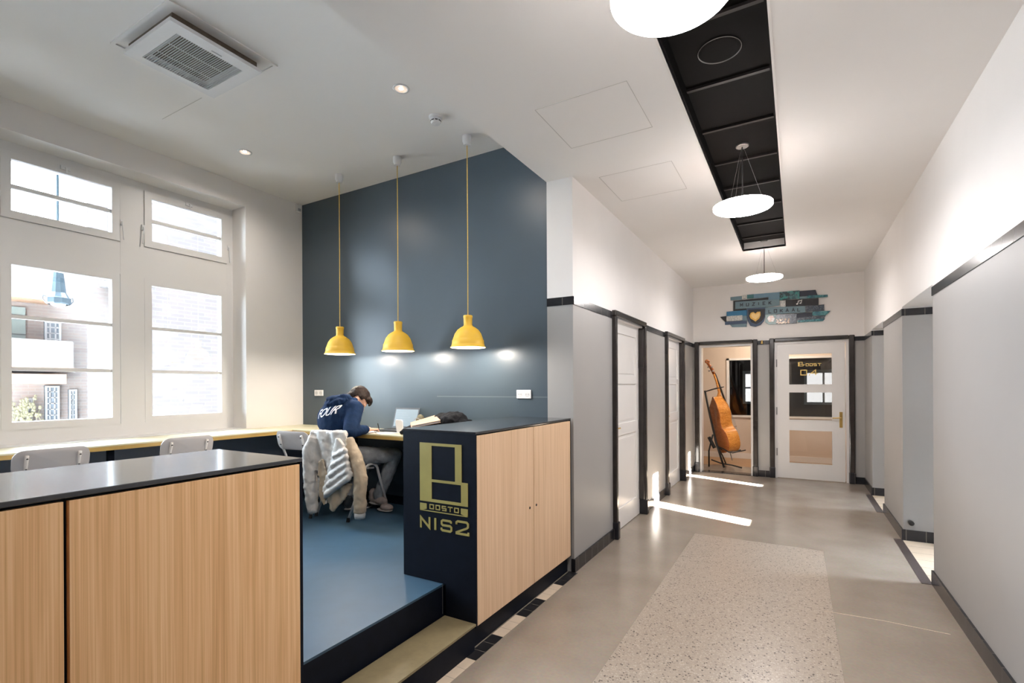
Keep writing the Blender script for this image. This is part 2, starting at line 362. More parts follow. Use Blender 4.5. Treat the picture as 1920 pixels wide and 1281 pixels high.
# tile border on the floor in front of the cabinets: three cream, three black
g = G(); y = 3.68; k = 0
while y > -1.5:
    mi = 1 if (k//3) % 2 else 0
    g.box(-1.604, -1.527, y-.0935, y, 0, .002, mi); g.box(-1.604, -1.527, y-.0967, y-.0935, 0, .0014, 2)
    y -= .0967; k += 1
    if k == 1: pass
struct('trim_floor_tiles', g, [M['ftile_blk'], M['cream'], M['grout']])
g = G(); g.tube([(.149, 3.86, .0), (.30, 3.872, .0), (.478, 3.883, .0), (.62, 3.874, .0), (.789, 3.866, .0)], .0022, 6)
struct('floor_crack', g, M['cream'])
# right-hand alcove floor tiles
g = G()
for y0, y1 in ((4.76, 5.99), (7.16, 8.21)):
    g.box(.805, .872, y0-.01, y1+.01, 0, .003, 0); g.box(.875, 1.9, y0, y1, 0, .0022, 1)
    for kk in range(1, 6): g.box(.875, 1.9, y0+(y1-y0)*kk/6-.002, y0+(y1-y0)*kk/6+.002, .0022, .0026, 2)
struct('trim_alcove_tiles', g, [M['ftile_brn'], M['cream'], M['grout']])

# ceilings
SX0, SX1, SY0, SY1 = -.582, -.107, -2.2, 6.86
g = G()
g.box(XB, SX0, YN, YE, ZC, ZC+.22); g.box(SX1, XR+1.2, YN, YE, ZC, ZC+.22); g.box(SX0, SX1, SY1, YE, ZC, ZC+.22); g.box(SX0, SX1, YN, SY0, ZC, ZC+.22)
g.box(XB, XB+.12, YN, YD, ZC+.22, ZR)
struct('ceiling', g, M['ceil'])
g = G(); g.box(XL-.3, XB+.1, YN, YD+.1, ZR, ZR+.12)
struct('ceiling_room', g, M['ceil'])
g = G(); g.box(SX0-.01, SX1+.01, SY0, SY1, ZC+.10, ZC+.13)
for a, b in ((SX0, SX0+.012), (SX1-.012, SX1)): g.box(a, b, SY0, SY1, ZC+.012, ZC+.10)
y = SY1-.05
k = 0
yy = [3.13-.577*4, 3.13-.577*3, 3.13-.577*2, 3.13-.577, 3.13, 3.70, 4.29, 4.87, 5.45, 6.03, 6.6]
for y in yy: g.box(SX0, SX1, y-.012, y+.012, ZC+.085, ZC+.10, 1)
struct('ceiling_slot', g, [M['slot'], M['batten']])
g = G(); g.box(SX0-.012, SX0, SY0, SY1+.012, ZC-.004, ZC+.02); g.box(SX1, SX1+.012, SY0, SY1+.012, ZC-.004, ZC+.02); g.box(SX0, SX1, SY1, SY1+.012, ZC-.004, ZC+.02)
struct('trim_slot_edge', g, M['white'])
# hatch seams
def seam(g, x0, y0, x1, y1, z, w=.0035):
    g.box(min(x0,x1)-w/2, max(x0,x1)+w/2, min(y0,y1)-w/2, max(y0,y1)+w/2, z-.0012, z)
g = G()
seam(g, -1.38, 2.69, -.81, 2.69, ZC); seam(g, -.81, 2.69, -.81, 3.255, ZC); seam(g, -1.38, 2.69, -1.38, 3.255, ZC); seam(g, -1.38, 3.255, -.81, 3.255, ZC)
seam(g, -1.38, 3.82, -.81, 3.82, ZC); seam(g, -.81, 3.82, -.81, 4.42, ZC); seam(g, -1.38, 3.82, -1.38, 4.42, ZC); seam(g, -1.38, 4.42, -.81, 4.42, ZC)
seam(g, -4.236, 1.957, -3.686, 1.957, ZR)
struct('trim_hatch_seams', g, M['line'])

# walls. material slots: 0 white, 1 grey dado
def wallbox(g, x0, x1, y0, y1, top=ZC):
    g.box(x0, x1, y0, y1, 0, 2.16, 1); g.box(x0, x1, y0, y1, 2.16, top, 0)
def band(g, x0, x1, y0, y1, t=.006, z0=2.158, z1=2.224): g.box(x0-t, x1+t, y0-t, y1+t, z0, z1)
D1 = (4.66, 5.80); D2 = (6.88, 8.09)
g = G()
for y0, y1 in ((YD, D1[0]+.05), (D1[1]-.05, D2[0]+.05), (D2[1]-.05, YE)): wallbox(g, XB if y0 == YD else -1.75, XW, y0, y1)
for y0, y1 in (D1, D2):
    g.box(-1.75, XW, y0+.05, y1-.05, 2.17, ZC, 0)
struct('wall_left', g, [M['white'], M['grey']])
g = G(); g.box(XL-.25, XB, YD, YD+.2, 0, ZR+.1)
g.box(XB, XB+.09, YD+.01, YD+.2, ZC, ZR+.1)
struct('wall_dark', g, M['dark'])
g = G(); g.box(-2.95, XB-.002, YD-.0015, YD, 1.405, 1.411)
struct('trim_wall_seam', g, M['seam'])
g = G()
for y0, y1 in ((YD, D1[0]), (D1[1], D2[0]), (D2[1], YE)): g.box(XW-.02, XW+.006, y0-(.006 if y0 == YD else 0), y1, 2.158, 2.224)
struct('trim_band_left', g, M['blk_tile'])
g = G(); g.box(XB, XW+.006, YD-.0065, YD+.01, 2.158, 2.224)
struct('trim_band_column', g, M['blk_tile_x'])
g = G()
for y0, y1 in ((YD-.012, D1[0]), (D1[1], D2[0]), (D2[1], YE)): g.box(XW-.02, XW+.014, y0, y1, 0, .105)
struct('baseboard_left', g, M['blk_tile'])
# right wall: near length, piers, lintel
g = G()
wallbox(g, XR, 1.9, YN, 4.76); wallbox(g, XR, 1.9, 5.99, 7.16); wallbox(g, XR, 1.9, 8.21, YE+.2)
g.box(XR, 1.9, 4.76, 5.99, 2.243, ZC); g.box(XR, 1.9, 7.16, 8.21, 2.243, ZC)
struct('wall_right', g, [M['white'], M['grey']])
g = G()
for (y0, y1), (a, b) in (((4.76, 5.99), (4.88, 5.22)), ((7.16, 8.21), (7.20, 7.44))):
    z0, z1 = 1.02, 1.94
    g.box(1.9, 2.1, y0-.1, a, 0, ZC); g.box(1.9, 2.1, b, y1+.1, 0, ZC); g.box(1.9, 2.1, a, b, 0, z0); g.box(1.9, 2.1, a, b, z1, ZC)
struct('wall_alcove', g, M['white'])
g = G()
for y0, y1 in ((YN, 4.76), (5.99, 7.16), (8.21, YE)): g.box(XR-.006, XR+.02, y0-.006, y1+(.006 if y1 < 9 else 0), 2.158, 2.224)
struct('trim_band_right', g, M['blk_tile'])
g = G()
for y in (5.99, 8.21): g.box(XR+.0, 1.9, y-.0065, y+.01, 2.158, 2.224)
struct('trim_band_alcove', g, M['blk_tile_x'])
g = G()
for y0, y1 in ((YN, 4.76), (5.99, 7.16), (8.21, YE)): g.box(XR-.014, XR+.02, y0-.012, y1+(.012 if y1 < 9 else 0), 0, .105)
struct('baseboard_right', g, M['blk_tile'])
g = G()
for y in (5.99, 8.21): g.box(XR+.0, 1.9, y-.013, y+.01, .0, .105)
struct('baseboard_alcove', g, M['blk_tile_x'])
# end wall
A3 = (-1.465, -.628); A4 = (-.312, .684); ZH = 2.195
g = G()
for x0, x1 in ((-3.2, A3[0]), (A3[1], A4[0]), (A4[1], 2.1)): wallbox(g, x0, x1, YE, YE+.2)
for x0, x1 in (A3, A4): g.box(x0, x1, YE, YE+.2, ZH, ZC, 0)
struct('wall_end', g, [M['white'], M['grey']])
g = G()
for x0, x1 in ((XW, A3[0]), (A3[1], A4[0]), (A4[1], XR)): g.box(x0, x1, YE-.006, YE+.01, 2.158, 2.224)
struct('trim_band_end', g, M['blk_tile_x'])
g = G()
for x0, x1 in ((XW, A3[0]), (A3[1], A4[0]), (A4[1], XR)): g.box(x0, x1, YE-.014, YE+.01, 0, .105)
struct('baseboard_end', g, M['blk_tile_x'])
# wall behind the camera
g = G(); g.box(XL-.3, 2.1, YN-.15, YN, 0, ZR+.1)
struct('wall_back', g, M['white'])
# unseen block added above the rooms to shade the courtyard
g = G(); g.box(XL-.3, 2.1, YN-.15, 14.2, ZR+.16, 12)
struct('wall_shade_block', g, M['brick'])

# ------------------------------------------------------------------ window wall
WY0, WY1, WZ0, WZ1 = -1.55, 3.02, 1.083, 3.36
g = G()
g.box(XL-.3, XL, YN, WY0, 0, ZR); g.box(XL-.3, XL, WY1, YD, 0, ZR); g.box(XL-.3, XL, WY0, WY1, 0, WZ0-.005); g.box(XL-.3, XL, WY0, WY1, WZ1, ZR)
struct('wall_window', g, M['white'])
g = G(); g.box(XL-.001, XL+.012, YN, YD, ZP, ZD-.04)
struct('trim_dark_panel_under_desk', g, M['panel'])
g = G(); g.box(XL+.012, XL+.03, YN, YD-.02, ZP, ZP+.08); g.box(XL+.03, XB-.35, YD-.018, YD, ZP, ZP+.08)
struct('baseboard_platform', g, M['black'])
XF = -5.12
g = G(); pitch = .935
def fr(g, y0, y1, z0, z1, w, d0, d1, mi=0):
    g.box(d0, d1, y0, y0+w, z0, z1, mi); g.box(d0, d1, y1-w, y1, z0, z1, mi); g.box(d0, d1, y0+w, y1-w, z0, z0+w, mi); g.box(d0, d1, y0+w, y1-w, z1-w, z1, mi)
g.box(XF-.10, XF, WY0, WY1, WZ0, 1.192); g.box(XF-.10, XF, WY0, WY1, 3.295, WZ1); g.box(XF-.10, XF, WY0, WY1, 2.50, 2.785)
bays = [2.211-pitch*k for k in range(5)]
for y in bays[:4]:
    for ya, yb in ((y-.184, y),): g.box(XF-.099, XF+.0012, ya, yb, 1.16, 3.30)
g.box(XF-.099, XF+.0012, 2.957, WY1, 1.16, 3.30); g.box(XF-.099, XF+.0012, WY0, bays[3]-.186, 1.16, 3.30)
struct('window_frame_left_wall', g, M['wframe'])
names = []
for k in range(4):
    y0 = bays[k]; y1 = y0+.746
    t = bpy.data.objects.new('window_%d' % (k+1), None); COL.objects.link(t); t.location = (XF, y0, 1.17); t['kind'] = 'structure'
    g = G(); fr(g, y0, y1, 2.787, 3.292, .058, XF-.06, XF+.012); g.box(XF-.045, XF-.005, y0+.058, y1-.058, 3.018, 3.048)
    g.box(XF-.022, XF-.018, y0+.058, y1-.058, 2.845, 3.234, 1)
    # dark seam round the transom sash
    for a in ((y0-.004, y0, 2.787, 3.296), (y1, y1+.004, 2.787, 3.296)): g.box(XF-.001, XF+.002, *a, 2)
    g.box(XF-.001, XF+.002, y0-.004, y1+.004, 3.292, 3.296, 2)
    struct('transom_sash', g, [M['wframe'], M['glass'], M['line']], parent=t)
    g = G(); fr(g, y0, y1, 1.19, 2.50, .058, XF-.06, XF+.004); g.box(XF-.045, XF-.005, y0+.058, y1-.058, 2.035, 2.062); g.box(XF-.045, XF-.005, y0+.058, y1-.058, 1.638, 1.665)
    g.box(XF-.022, XF-.018, y0+.058, y1-.058, 1.248, 2.442, 1)
    struct('casement_sash', g, [M['wframe'], M['glass']], parent=t)
    for yy_, sgn in ((y1+.012, 1), (y0-.012, -1)):
        g = G(); g.box(XF+.0, XF+.018, yy_-.012, yy_+.012, 2.93, 2.975); g.tube([(XF+.018, yy_, 2.955), (XF+.03, yy_, 2.94), (XF+.028, yy_+.01*sgn, 2.80)], .006, 8)
        struct('window_catch', g, M['plast'], parent=t)
    g = G(); g.box(XF+.012, XF+.03, (y0+y1)/2-.03, (y0+y1)/2+.03, 3.262, 3.292); g.tube([(XF+.03, (y0+y1)/2, 3.277), (XF+.045, (y0+y1)/2, 3.27), (XF+.045, (y0+y1)/2, 3.235)], .006, 8)
    struct('window_catch', g, M['plast'], parent=t)
g = G(); g.box(XF-.0, XL, WY0, WY1, WZ0-.03, WZ0)
struct('window_sill', g, M['wframe'])

# ------------------------------------------------------------------ room beyond the end wall
YB = 11.08
g = G()
sx0, sx1, sz0, sz1 = -1.26, 1.9, .84, 2.05
g.box(-3.2, sx0, YB, YB+.12, 0, ZC); g.box(sx1, 2.1, YB, YB+.12, 0, ZC); g.box(sx0, sx1, YB, YB+.12, 0, sz0); g.box(sx0, sx1, YB, YB+.12, sz1, ZC)
g.box(-3.2, -3.05, YE+.2, YB, 0, ZC); g.box(2.0, 2.1, YE+.2, YB, 0, ZC)
struct('wall_studio', g, M['beigewall'])
g = G(); g.box(-3.2, 2.1, YE+.2, 14.2, ZC-.2, ZC)
struct('ceiling_studio', g, M['ceil'])
g = G(); g.box(-3.05, 2.0, YB-.014, YB, 0, .11)
struct('baseboard_studio', g, M['door'])
g = G(); g.box(-3.2, -3.05, YB+.12, 14.2, 0, ZC-.2); g.box(2.0, 2.1, YB+.12, 14.2, 0, ZC-.2)
for x0, x1 in ((-3.05, -1.2), (-.6, .15), (.95, 2.0)): g.box(x0, x1, 13.9, 14.1, 0, ZC-.2)
for x0, x1 in ((-1.2, -.6), (.15, .95)): g.box(x0, x1, 13.9, 14.1, 0, 1.02); g.box(x0, x1, 13.9, 14.1, 1.86, ZC-.2)
g.box(-3.05, 2.0, YB+.12, YB+.14, 2.3, 3.0)
struct('wall_studio_dark', g, M['blackwall'])
g = G(); g.box(-3.05, 2.0, YB+.121, 13.9, 0, .004)
struct('floor_dark_carpet', g, M['blackwall'])
def reflection_window(n, x0, x1):  # windows added in the back wall to stand in for reflections on the glass
    t = bpy.data.objects.new('window_%d' % n, None); COL.objects.link(t); t.location = (x0, 13.9, 1.02); t['kind'] = 'structure'
    g = G(); f = lambda a, b, c: (a, c, b)
    for a, b, c, d in ((x0, x0+.06, 1.02, 1.86), (x1-.06, x1, 1.02, 1.86), (x0+.06, x1-.06, 1.02, 1.08), (x0+.06, x1-.06, 1.78, 1.86), ((x0+x1)/2-.02, (x0+x1)/2+.02, 1.08, 1.78)): g.box(a, b, 13.86, 13.95, c, d)
    g.box(x0+.06, x1-.06, 13.86, 13.95, 1.41, 1.45)
    struct('window_frame', g, M['bluelight'], parent=t)
    g = G(); g.box(x0+.06, x1-.06, 13.90, 13.905, 1.08, 1.78); struct('pane', g, M['tinted'], parent=t)
reflection_window(5, -1.2, -.6); reflection_window(6, .15, .95)
t = bpy.data.objects.new('window_7', None); COL.objects.link(t); t.location = (sx0, YB, sz0); t['kind'] = 'structure'
g = G()
for a, b, c, d in ((sx0, sx0+.05, sz0, sz1), (sx1-.05, sx1, sz0, sz1), (sx0, sx1, sz0, sz0+.04), (sx0, sx1, sz1-.04, sz1)): g.box(a, b, YB-.02, YB+.1, c, d)
struct('window_frame', g, M['door'], parent=t)
g = G(); g.box(sx0+.05, sx1-.05, YB+.04, YB+.046, sz0+.04, sz1-.04)
struct('pane', g, M['glass'], parent=t)

# ------------------------------------------------------------------ door casings and doors
def casing_side(name, y0, y1):
    g = G(); w = .055
    for a, b in ((y0, y0+w), (y1-w, y1)):
        g.box(-1.62, XW+.042, a, b, 0, 2.182); g.box(-1.62, XW+.056, a-.006, b+.006, 0, .17, 1)
    g.box(-1.62, XW+.042, y0, y1, 2.182, 2.240)
    for a, b in ((y0+w, y0+w+.02), (y1-w-.02, y1-w)): g.box(-1.62, XW+.02, a, b, .17, 2.16)
    struct(name, g, [M['casing'], M['blk_tile']], bevel=.012)
casing_side('trim_door_casing_near', *D1); casing_side('trim_door_casing_far', *D2)
def side_door(n, y0, y1):
    t = bpy.data.objects.new('door_%d' % n, None); COL.objects.link(t); t.location = (-1.6, y1, 0); t['kind'] = 'structure'
    X = -1.60; g = G(); a, b = y0+.06, y1-.06; zt = 2.178
    g.box(X-.045, X-.012, a, b, .008, zt)
    st = .12
    for p, q in ((a, a+st), (b-st, b)): g.box(X-.012, X, p, q, .008, zt)
    for z0, z1 in ((.008, .22), (.98, 1.10), (1.52, 1.60), (zt-.13, zt)): g.box(X-.012, X, a+st, b-st, z0, z1)
    for z0, z1 in ((.26, .94), (1.13, 1.49), (1.63, zt-.16)): g.box(X-.012, X-.006, a+st+.05, b-st-.05, z0, z1)
    struct('door_leaf', g, M['door'], parent=t)
    for z in (1.75, 1.05, .34):
        g = G(); g.tube([(X+.006, b-.004, z-.055), (X+.006, b-.004, z+.055)], .009, 10); g.box(X, X+.003, b-.035, b-.006, z-.05, z+.05)
        struct('hinge', g, M['steel'], parent=t)
    g = G(); g.box(X, X+.006, a+.03, a+.07, .95, 1.15); g.tube([(X+.006, a+.05, 1.07), (X+.045, a+.05, 1.07), (X+.05, a+.15, 1.07)], .008, 8)
    struct('door_handle', g, M['brass'], parent=t)
side_door(1, *D1); side_door(2, *D2)
def casing_end(name, x0, x1):
    g = G()
    w = .073
    for a, b in ((x0-w, x0), (x1, x1+w)):
        g.box(a, b, YE-.034, YE+.12, 0, 2.25); g.box(a-.006, b+.006, YE-.048, YE+.11, 0, .17, 1)
    g.box(x0, x1, YE-.034, YE+.12, ZH-.004, 2.25)
    struct(name, g, [M['casing'], M['blk_tile_x']], bevel=.012)
casing_end('trim_door_casing_studio', *A3); casing_end('trim_door_casing_classroom', *A4)
g = G()
for (x0, x1) in (A3, A4):
    g.box(x0, x0+.034, YE+.02, YE+.2, 0, ZH-.004); g.box(x1-.034, x1, YE+.02, YE+.2, 0, ZH-.004); g.box(x0+.034, x1-.034, YE+.02, YE+.2, ZH-.04, ZH-.004)
g.box(A3[0]+.034, A3[1]-.034, YE+.0, YE+.2, 0, .012, 1)
struct('trim_door_jambs', g, [M['door'], M['blk_tile_x']])
# glazed door 0.4
t = bpy.data.objects.new('door_3', None); COL.objects.link(t); t.location = (A4[0], YE, 0); t['kind'] = 'structure'
LX0, LX1 = -.277, .636; px0, px1 = -.107, .468
panes = ((1.505, 1.985), (.945, 1.377), (.255, .775))
g = G(); Y0, Y1 = YE+.02, YE+.06
g.box(LX0, px0, Y0, Y1, .008, 2.15); g.box(px1, LX1, Y0, Y1, .008, 2.15)
zs = [.008, .255, .775, .945, 1.377, 1.505, 1.985, 2.15]
for i in (0, 2, 4, 6): g.box(px0, px1, Y0, Y1, zs[i], zs[i+1])
for z0, z1 in panes:
    for a, b, c, d in ((px0-.018, px0, z0-.018, z1+.018), (px1, px1+.018, z0-.018, z1+.018), (px0, px1, z0-.018, z0), (px0, px1, z1, z1+.018)): g.box(a, b, Y0-.006, Y0, c, d)
    for a, b, c, d in ((px0-.052, px0-.046, z0-.05, z1+.05), (px1+.046, px1+.052, z0-.05, z1+.05)): g.box(a, b, Y0-.003, Y0, c, d)
struct('door_leaf', g, M['door'], parent=t)
g = G()
for z0, z1 in panes: g.box(px0, px1, YE+.036, YE+.04, z0, z1)
struct('pane', g, M['glass'], parent=t)
g = G(); g.box(.562, .602, Y0-.008, Y0, .84, 1.08); g.tube([(.582, Y0-.005, .99), (.582, Y0-.045, .99), (.57, Y0-.05, .99), (.47, Y0-.05, .985)], .009, 8)
struct('door_handle', g, M['brass'], parent=t, bevel=.003)
for z in (1.85, 1.08, .42):
    g = G(); g.tube([(LX0-.006, Y0-.006, z-.06), (LX0-.006, Y0-.006, z+.06)], .009, 10)
    struct('hinge', g, M['steel'], parent=t)
# lettering strokes
def sq(x, z, w, h): return [(x, z), (x+w, z), (x+w, z+h), (x, z+h)]
fE = lambda a, b, d: (a, d, b)
g = G(); ys, ye = YE+.033, YE+.036; lw = .011
bx0, bz = .02, 1.792      # B
g.ribbon([(bx0+.008, bz), (bx0+.008, bz+.068)], .022, fE, ys, ye)
g.ribbon([(bx0+.016, bz+.065), (bx0+.055, bz+.065), (bx0+.055, bz+.03)], .009, fE, ys, ye); g.ribbon([(bx0+.016, bz+.03), (bx0+.066, bz+.03), (bx0+.066, bz+.004), (bx0+.016, bz+.004)], .009, fE, ys, ye)
g.ribbon([(bx0+.074, bz+.022), (bx0+.090, bz+.022)], .010, fE, ys, ye)
for x in (.126, .178): g.ribbon(sq(x, bz+.004, .034, .036), .009, fE, ys, ye, closed=True)
x = .23; g.ribbon([(x+.038, bz+.04), (x, bz+.04), (x, bz+.022), (x+.038, bz+.022), (x+.038, bz+.004), (x, bz+.004)], .009, fE, ys, ye)
x = .282; g.ribbon([(x, bz+.04), (x+.05, bz+.04)], .009, fE, ys, ye); g.ribbon([(x+.025, bz+.04), (x+.025, bz)], .009, fE, ys, ye)
z = 1.65
g.ribbon(sq(.055, z+.005, .08, .075), .013, fE, ys, ye, closed=True); g.box(.165, .18, ys, ye, z-.002, z+.012)
g.ribbon([(.255, z), (.255, z+.082), (.195, z+.03), (.285, z+.03)], .013, fE, ys, ye)
o = struct('lettering', g, M['goldb'], parent=t); 

# ================================================================== THINGS
# ---- cabinets
def cabinet(name, label, y0, y1, doors, logo, woodm):
    t = thing(name, (-1.85, (y0+y1)/2, 0), label, 'cabinet')
    x0, x1, zt = -2.12, -1.597, 1.241
    prof = [(x0, ZP+.002), (-1.796, ZP+.002), (-1.796, .135), (x1, .135), (x1, zt-.014), (x0, zt-.014)]
    g = G(); g.prism(prof, lambda a, b, d: (a, d, b), y0, y1)
    obj('carcass', g, M['black'], t)
    g = G(); g.box(-1.80 if not logo else -1.79, -1.612, y0+.004, y1-.002, 0.003, .134)
    obj('plinth', g, M['black'], t)
    g = G(); g.box(x0-.002, -1.575, y0-.002, y1, zt-.014, zt)
    obj('countertop', g, M['blacktop'], t, bevel=.002)
    for ya, yb in ((y0-.002, y0+.01), (y1-.01, y1)):
        g = G(); g.box(x1, -1.577, ya, yb, .13, zt-.014); obj('side_edge', g, M['black'], t)
    for a, b, knob in doors:
        g = G(); g.box(x1, -1.577, a, b, .138, zt-.022)
        d = obj('door', g, woodm, t, bevel=.001)
        if knob is not None:
            g = G(); g.tube([(-1.5775, knob, .672), (-1.5745, knob, .672)], .0085, 16)
            obj('finger_hole', g, M['rubber'], d)
    return t
c1 = cabinet('oak_cabinet', 'low cabinet with black gold-lettered end panel beside the column', 2.316, 3.672, ((2.328, 3.022, 2.965), (3.030, 3.660, 3.062)), True, M['oak_lit'])
c2 = cabinet('oak_cabinet', 'large foreground cabinet with orange oak doors and black reflective top', -1.62, 1.186, ((-1.608, -.915, None), (-.905, -.205, None), (-.195, .503, None), (.514, 1.174, None)), False, M['oak'])
# logo on the end panel of cabinet 1
fn = lambda a, b, d: (a, d, b); y0, y1 = 2.3118, 2.3158
g = G()
g.prism([(-1.984, .811), (-1.894, .811), (-1.894, 1.163), (-1.984, 1.163)], fn, y0, y1)
g.prism([(-1.894, 1.147), (-1.674, 1.147), (-1.674, 1.163), (-1.894, 1.163)], fn, y0, y1)
g.prism([(-1.720, .946), (-1.674, .946), (-1.674, 1.147), (-1.720, 1.147)], fn, y0, y1)
g.prism([(-1.894, .931), (-1.631, .931), (-1.631, .946), (-1.894, .946)], fn, y0, y1)
g.prism([(-1.678, .811), (-1.631, .811), (-1.631, .931), (-1.678, .931)], fn, y0, y1)
g.prism([(-1.894, .811), (-1.678, .811), (-1.678, .828), (-1.894, .828)], fn, y0, y1)
g.prism([(-1.984, .752), (-1.934, .765), (-1.934, .797), (-1.984, .797)], fn, y0, y1)
g.prism([(-1.680, .765), (-1.632, .752), (-1.632, .797), (-1.680, .797)], fn, y0, y1)
g.prism([(-1.984, .752), (-1.632, .752), (-1.632, .757), (-1.984, .757)], fn, y0, y1)
lw = .0055
for x in (-1.908, -1.862): g.ribbon(sq(x, .770, .027, .024), lw, fn, y0, y1, closed=True)
x = -1.816; g.ribbon([(x+.028, .794), (x, .794), (x, .782), (x+.028, .782), (x+.028, .770), (x, .770)], lw, fn, y0, y1)
x = -1.774; g.ribbon([(x, .794), (x+.034, .794)], lw, fn, y0, y1); g.ribbon([(x+.017, .794), (x+.017, .767)], lw, fn, y0, y1)
g.ribbon(sq(-1.725, .770, .027, .024), lw, fn, y0, y1, closed=True)
lw = .012; zb, zt = .652, .712
g.ribbon([(-1.979, zb-.005), (-1.979, zt-.002), (-1.912, zb+.002), (-1.912, zt+.005)], lw, fn, y0, y1)
g.ribbon([(-1.868, zb-.005), (-1.868, zt+.005)], .013, fn, y0, y1)
g.ribbon([(-1.752, zt-.012), (-1.752, zt-.004), (-1.758, zt), (-1.812, zt), (-1.820, zt-.006), (-1.820, zt-.022), (-1.812, zt-.029), (-1.758, zt-.029), (-1.749, zt-.036), (-1.749, zb+.007), (-1.757, zb), (-1.814, zb), (-1.822, zb+.006), (-1.822, zb+.015)], lw, fn, y0, y1)
g.ribbon([(-1.712, zt-.010), (-1.712, zt+.002), (-1.704, zt+.008), (-1.640, zt+.008), (-1.631, zt), (-1.631, zt-.018), (-1.640, zt-.026), (-1.712, zb+.004), (-1.712, zb-.002), (-1.628, zb-.002), (-1.628, zb+.012)], lw, fn, y0, y1)
for ch in c1.children:
    if ch.name.startswith('carcass'): obj('logo_lettering', g, M['gold'], c1)['label'] = 'gold lettering and emblem'

# ---- desk (L shape)
t = thing('desk', (XL+.3, 3.4, ZP), 'long pale built-in desk with yellow edge running under the windows and dark wall', 'desk')
g = G()
xf0, xf1, yf = -4.465, -4.40, 3.185
g.prism([(XL+.002, YN+.2), (-4.55, YN+.2), (-4.40, 2.9), (-4.385, yf), (-2.16, yf+.01), (-2.16, YD-.003), (XL+.002, YD-.003)], lambda a, b, d: (a, b, d), ZD-.010, ZD)
obj('worktop', g, M['deskw'], t)
g = G()
g.prism([(XL+.012, YN+.2), (-4.552, YN+.2), (-4.402, 2.9), (-4.387, yf-.002), (-2.16, yf+.008), (-2.16, YD-.003), (XL+.012, YD-.003)], lambda a, b, d: (a, b, d), ZD-.040, ZD-.010)
obj('desk_edge', g, M['desky'], t)
for x, y in ((-4.6, -.3), (-4.6, 1.75), (-3.95, 3.6), (-2.3, 3.6)):
    g = G(); g.box(x-.02, x+.02, y-.02, y+.02, ZP+.001, ZD-.04); g.box(x-.02, x+.02, y-.02, y+.02, ZD-.06, ZD-.04)
    obj('leg', g, M['black'], t, bevel=.003)

# ---- school chairs
def make_chair(label):
    t = thing('school_chair', (0,0,0), label, 'chair', 'off-white school chairs at the desk')
    def shell(w, h, r, fn, th, nx=10):
        pts = []
        for cx_, cz_, a0 in ((w/2-r, h/2-r, 0), (-w/2+r, h/2-r, 90), (-w/2+r, -h/2+r, 180), (w/2-r, -h/2+r, 270)):
            for k in range(6): a = math.radians(a0+18*k); pts.append((cx_+r*math.cos(a), cz_+r*math.sin(a)))
        g = G(); rings = []
        for s_, d in ((.0, 0), (.35, 0), (.7, 0), (.93, 0), (1, .25), (1, .75), (.93, 1), (.7, 1), (.35, 1), (.0, 1)):
            rings.append([fn(a*max(s_, .001), b*max(s_, .001), d*th) for a, b in pts])
        g.loft(rings, False); return g
    # seat: slightly dished, rounded corners, waterfall front
    g = shell(.36, .39, .06, lambda a, b, d: (a*(1-.08*(b < 0)), b+.01, .455-.012-.012*math.cos(a*8)+.03*(a/.2)**2*.4-max(0, b-.12)**2*2.2 - .010 + d), .010)
    obj('seat', g, M['chairw'], t, smooth=True, autosmooth=50)
    # backrest: curved board wrapping the sitter
    g = shell(.40, .17, .06, lambda a, b, d: (a, -.262 + .55*a*a - (b)*.22 - d, .685+b-.010*abs(a)*(b < 0)), .010)
    obj('backrest', g, M['chairw'], t, smooth=True, autosmooth=50)
    for s_ in (-1, 1):
        x = s_*.195
        x = s_*.205; pts = [(x, -.245, .015), (x, -.11, .29), (x, -.072, .38)]
        for k in range(9):
            a = PI - PI*k/8; pts.append((x, .020+.085*math.cos(a), .395+.070*math.sin(a)))
        pts += [(x, .125, .33), (x, .235, .015)]
        obj('leg_arch', G().tube(pts, .0125, 10), M['tubew'], t, smooth=True)
        for y in (-.25, .24):
            obj('rubber_foot', G().tube([(x, y, 0.0), (x, y*.975, .035)], [.015, .0135], 10), M['rubber'], t)
        xb = s_*.135
        up = G().tube([(s_*.18, .08, .422), (s_*.15, -.02, .425), (xb, -.12, .425), (xb, -.17, .45), (xb, -.235, .60), (xb, -.282, .735)], .0105, 10)
        o = obj('backrest_support', up, M['tubew'], t, smooth=True)
        for z, y in ((.715, -.288), (.645, -.266)):
            obj('screw', G().tube([(xb, y+.006, z), (xb, y-.0055, z+.001)], .0045, 10), M['rubber'], o)
    obj('seat_frame', G().tube([(-.19, .01, .428), (0, .012, .424), (.19, .01, .428)], .010, 8), M['tubew'], t, smooth=True)
    return t
ch = make_chair('off-white school chair with a pale padded coat over its backrest, person on it')
ch.location = (-3.565, 3.225, ZP)
dup(ch, (-3.98, 3.125, ZP), math.radians(6), 'empty off-white school chair at desk corner, left of the sitting person')
dup(ch, (-4.545, 2.158, ZP), math.radians(90), 'off-white school chair facing the window, right of the two behind the black countertop')
dup(ch, (-4.545, 1.315, ZP), math.radians(90), 'off-white school chair facing the window, left of the two behind the black countertop')

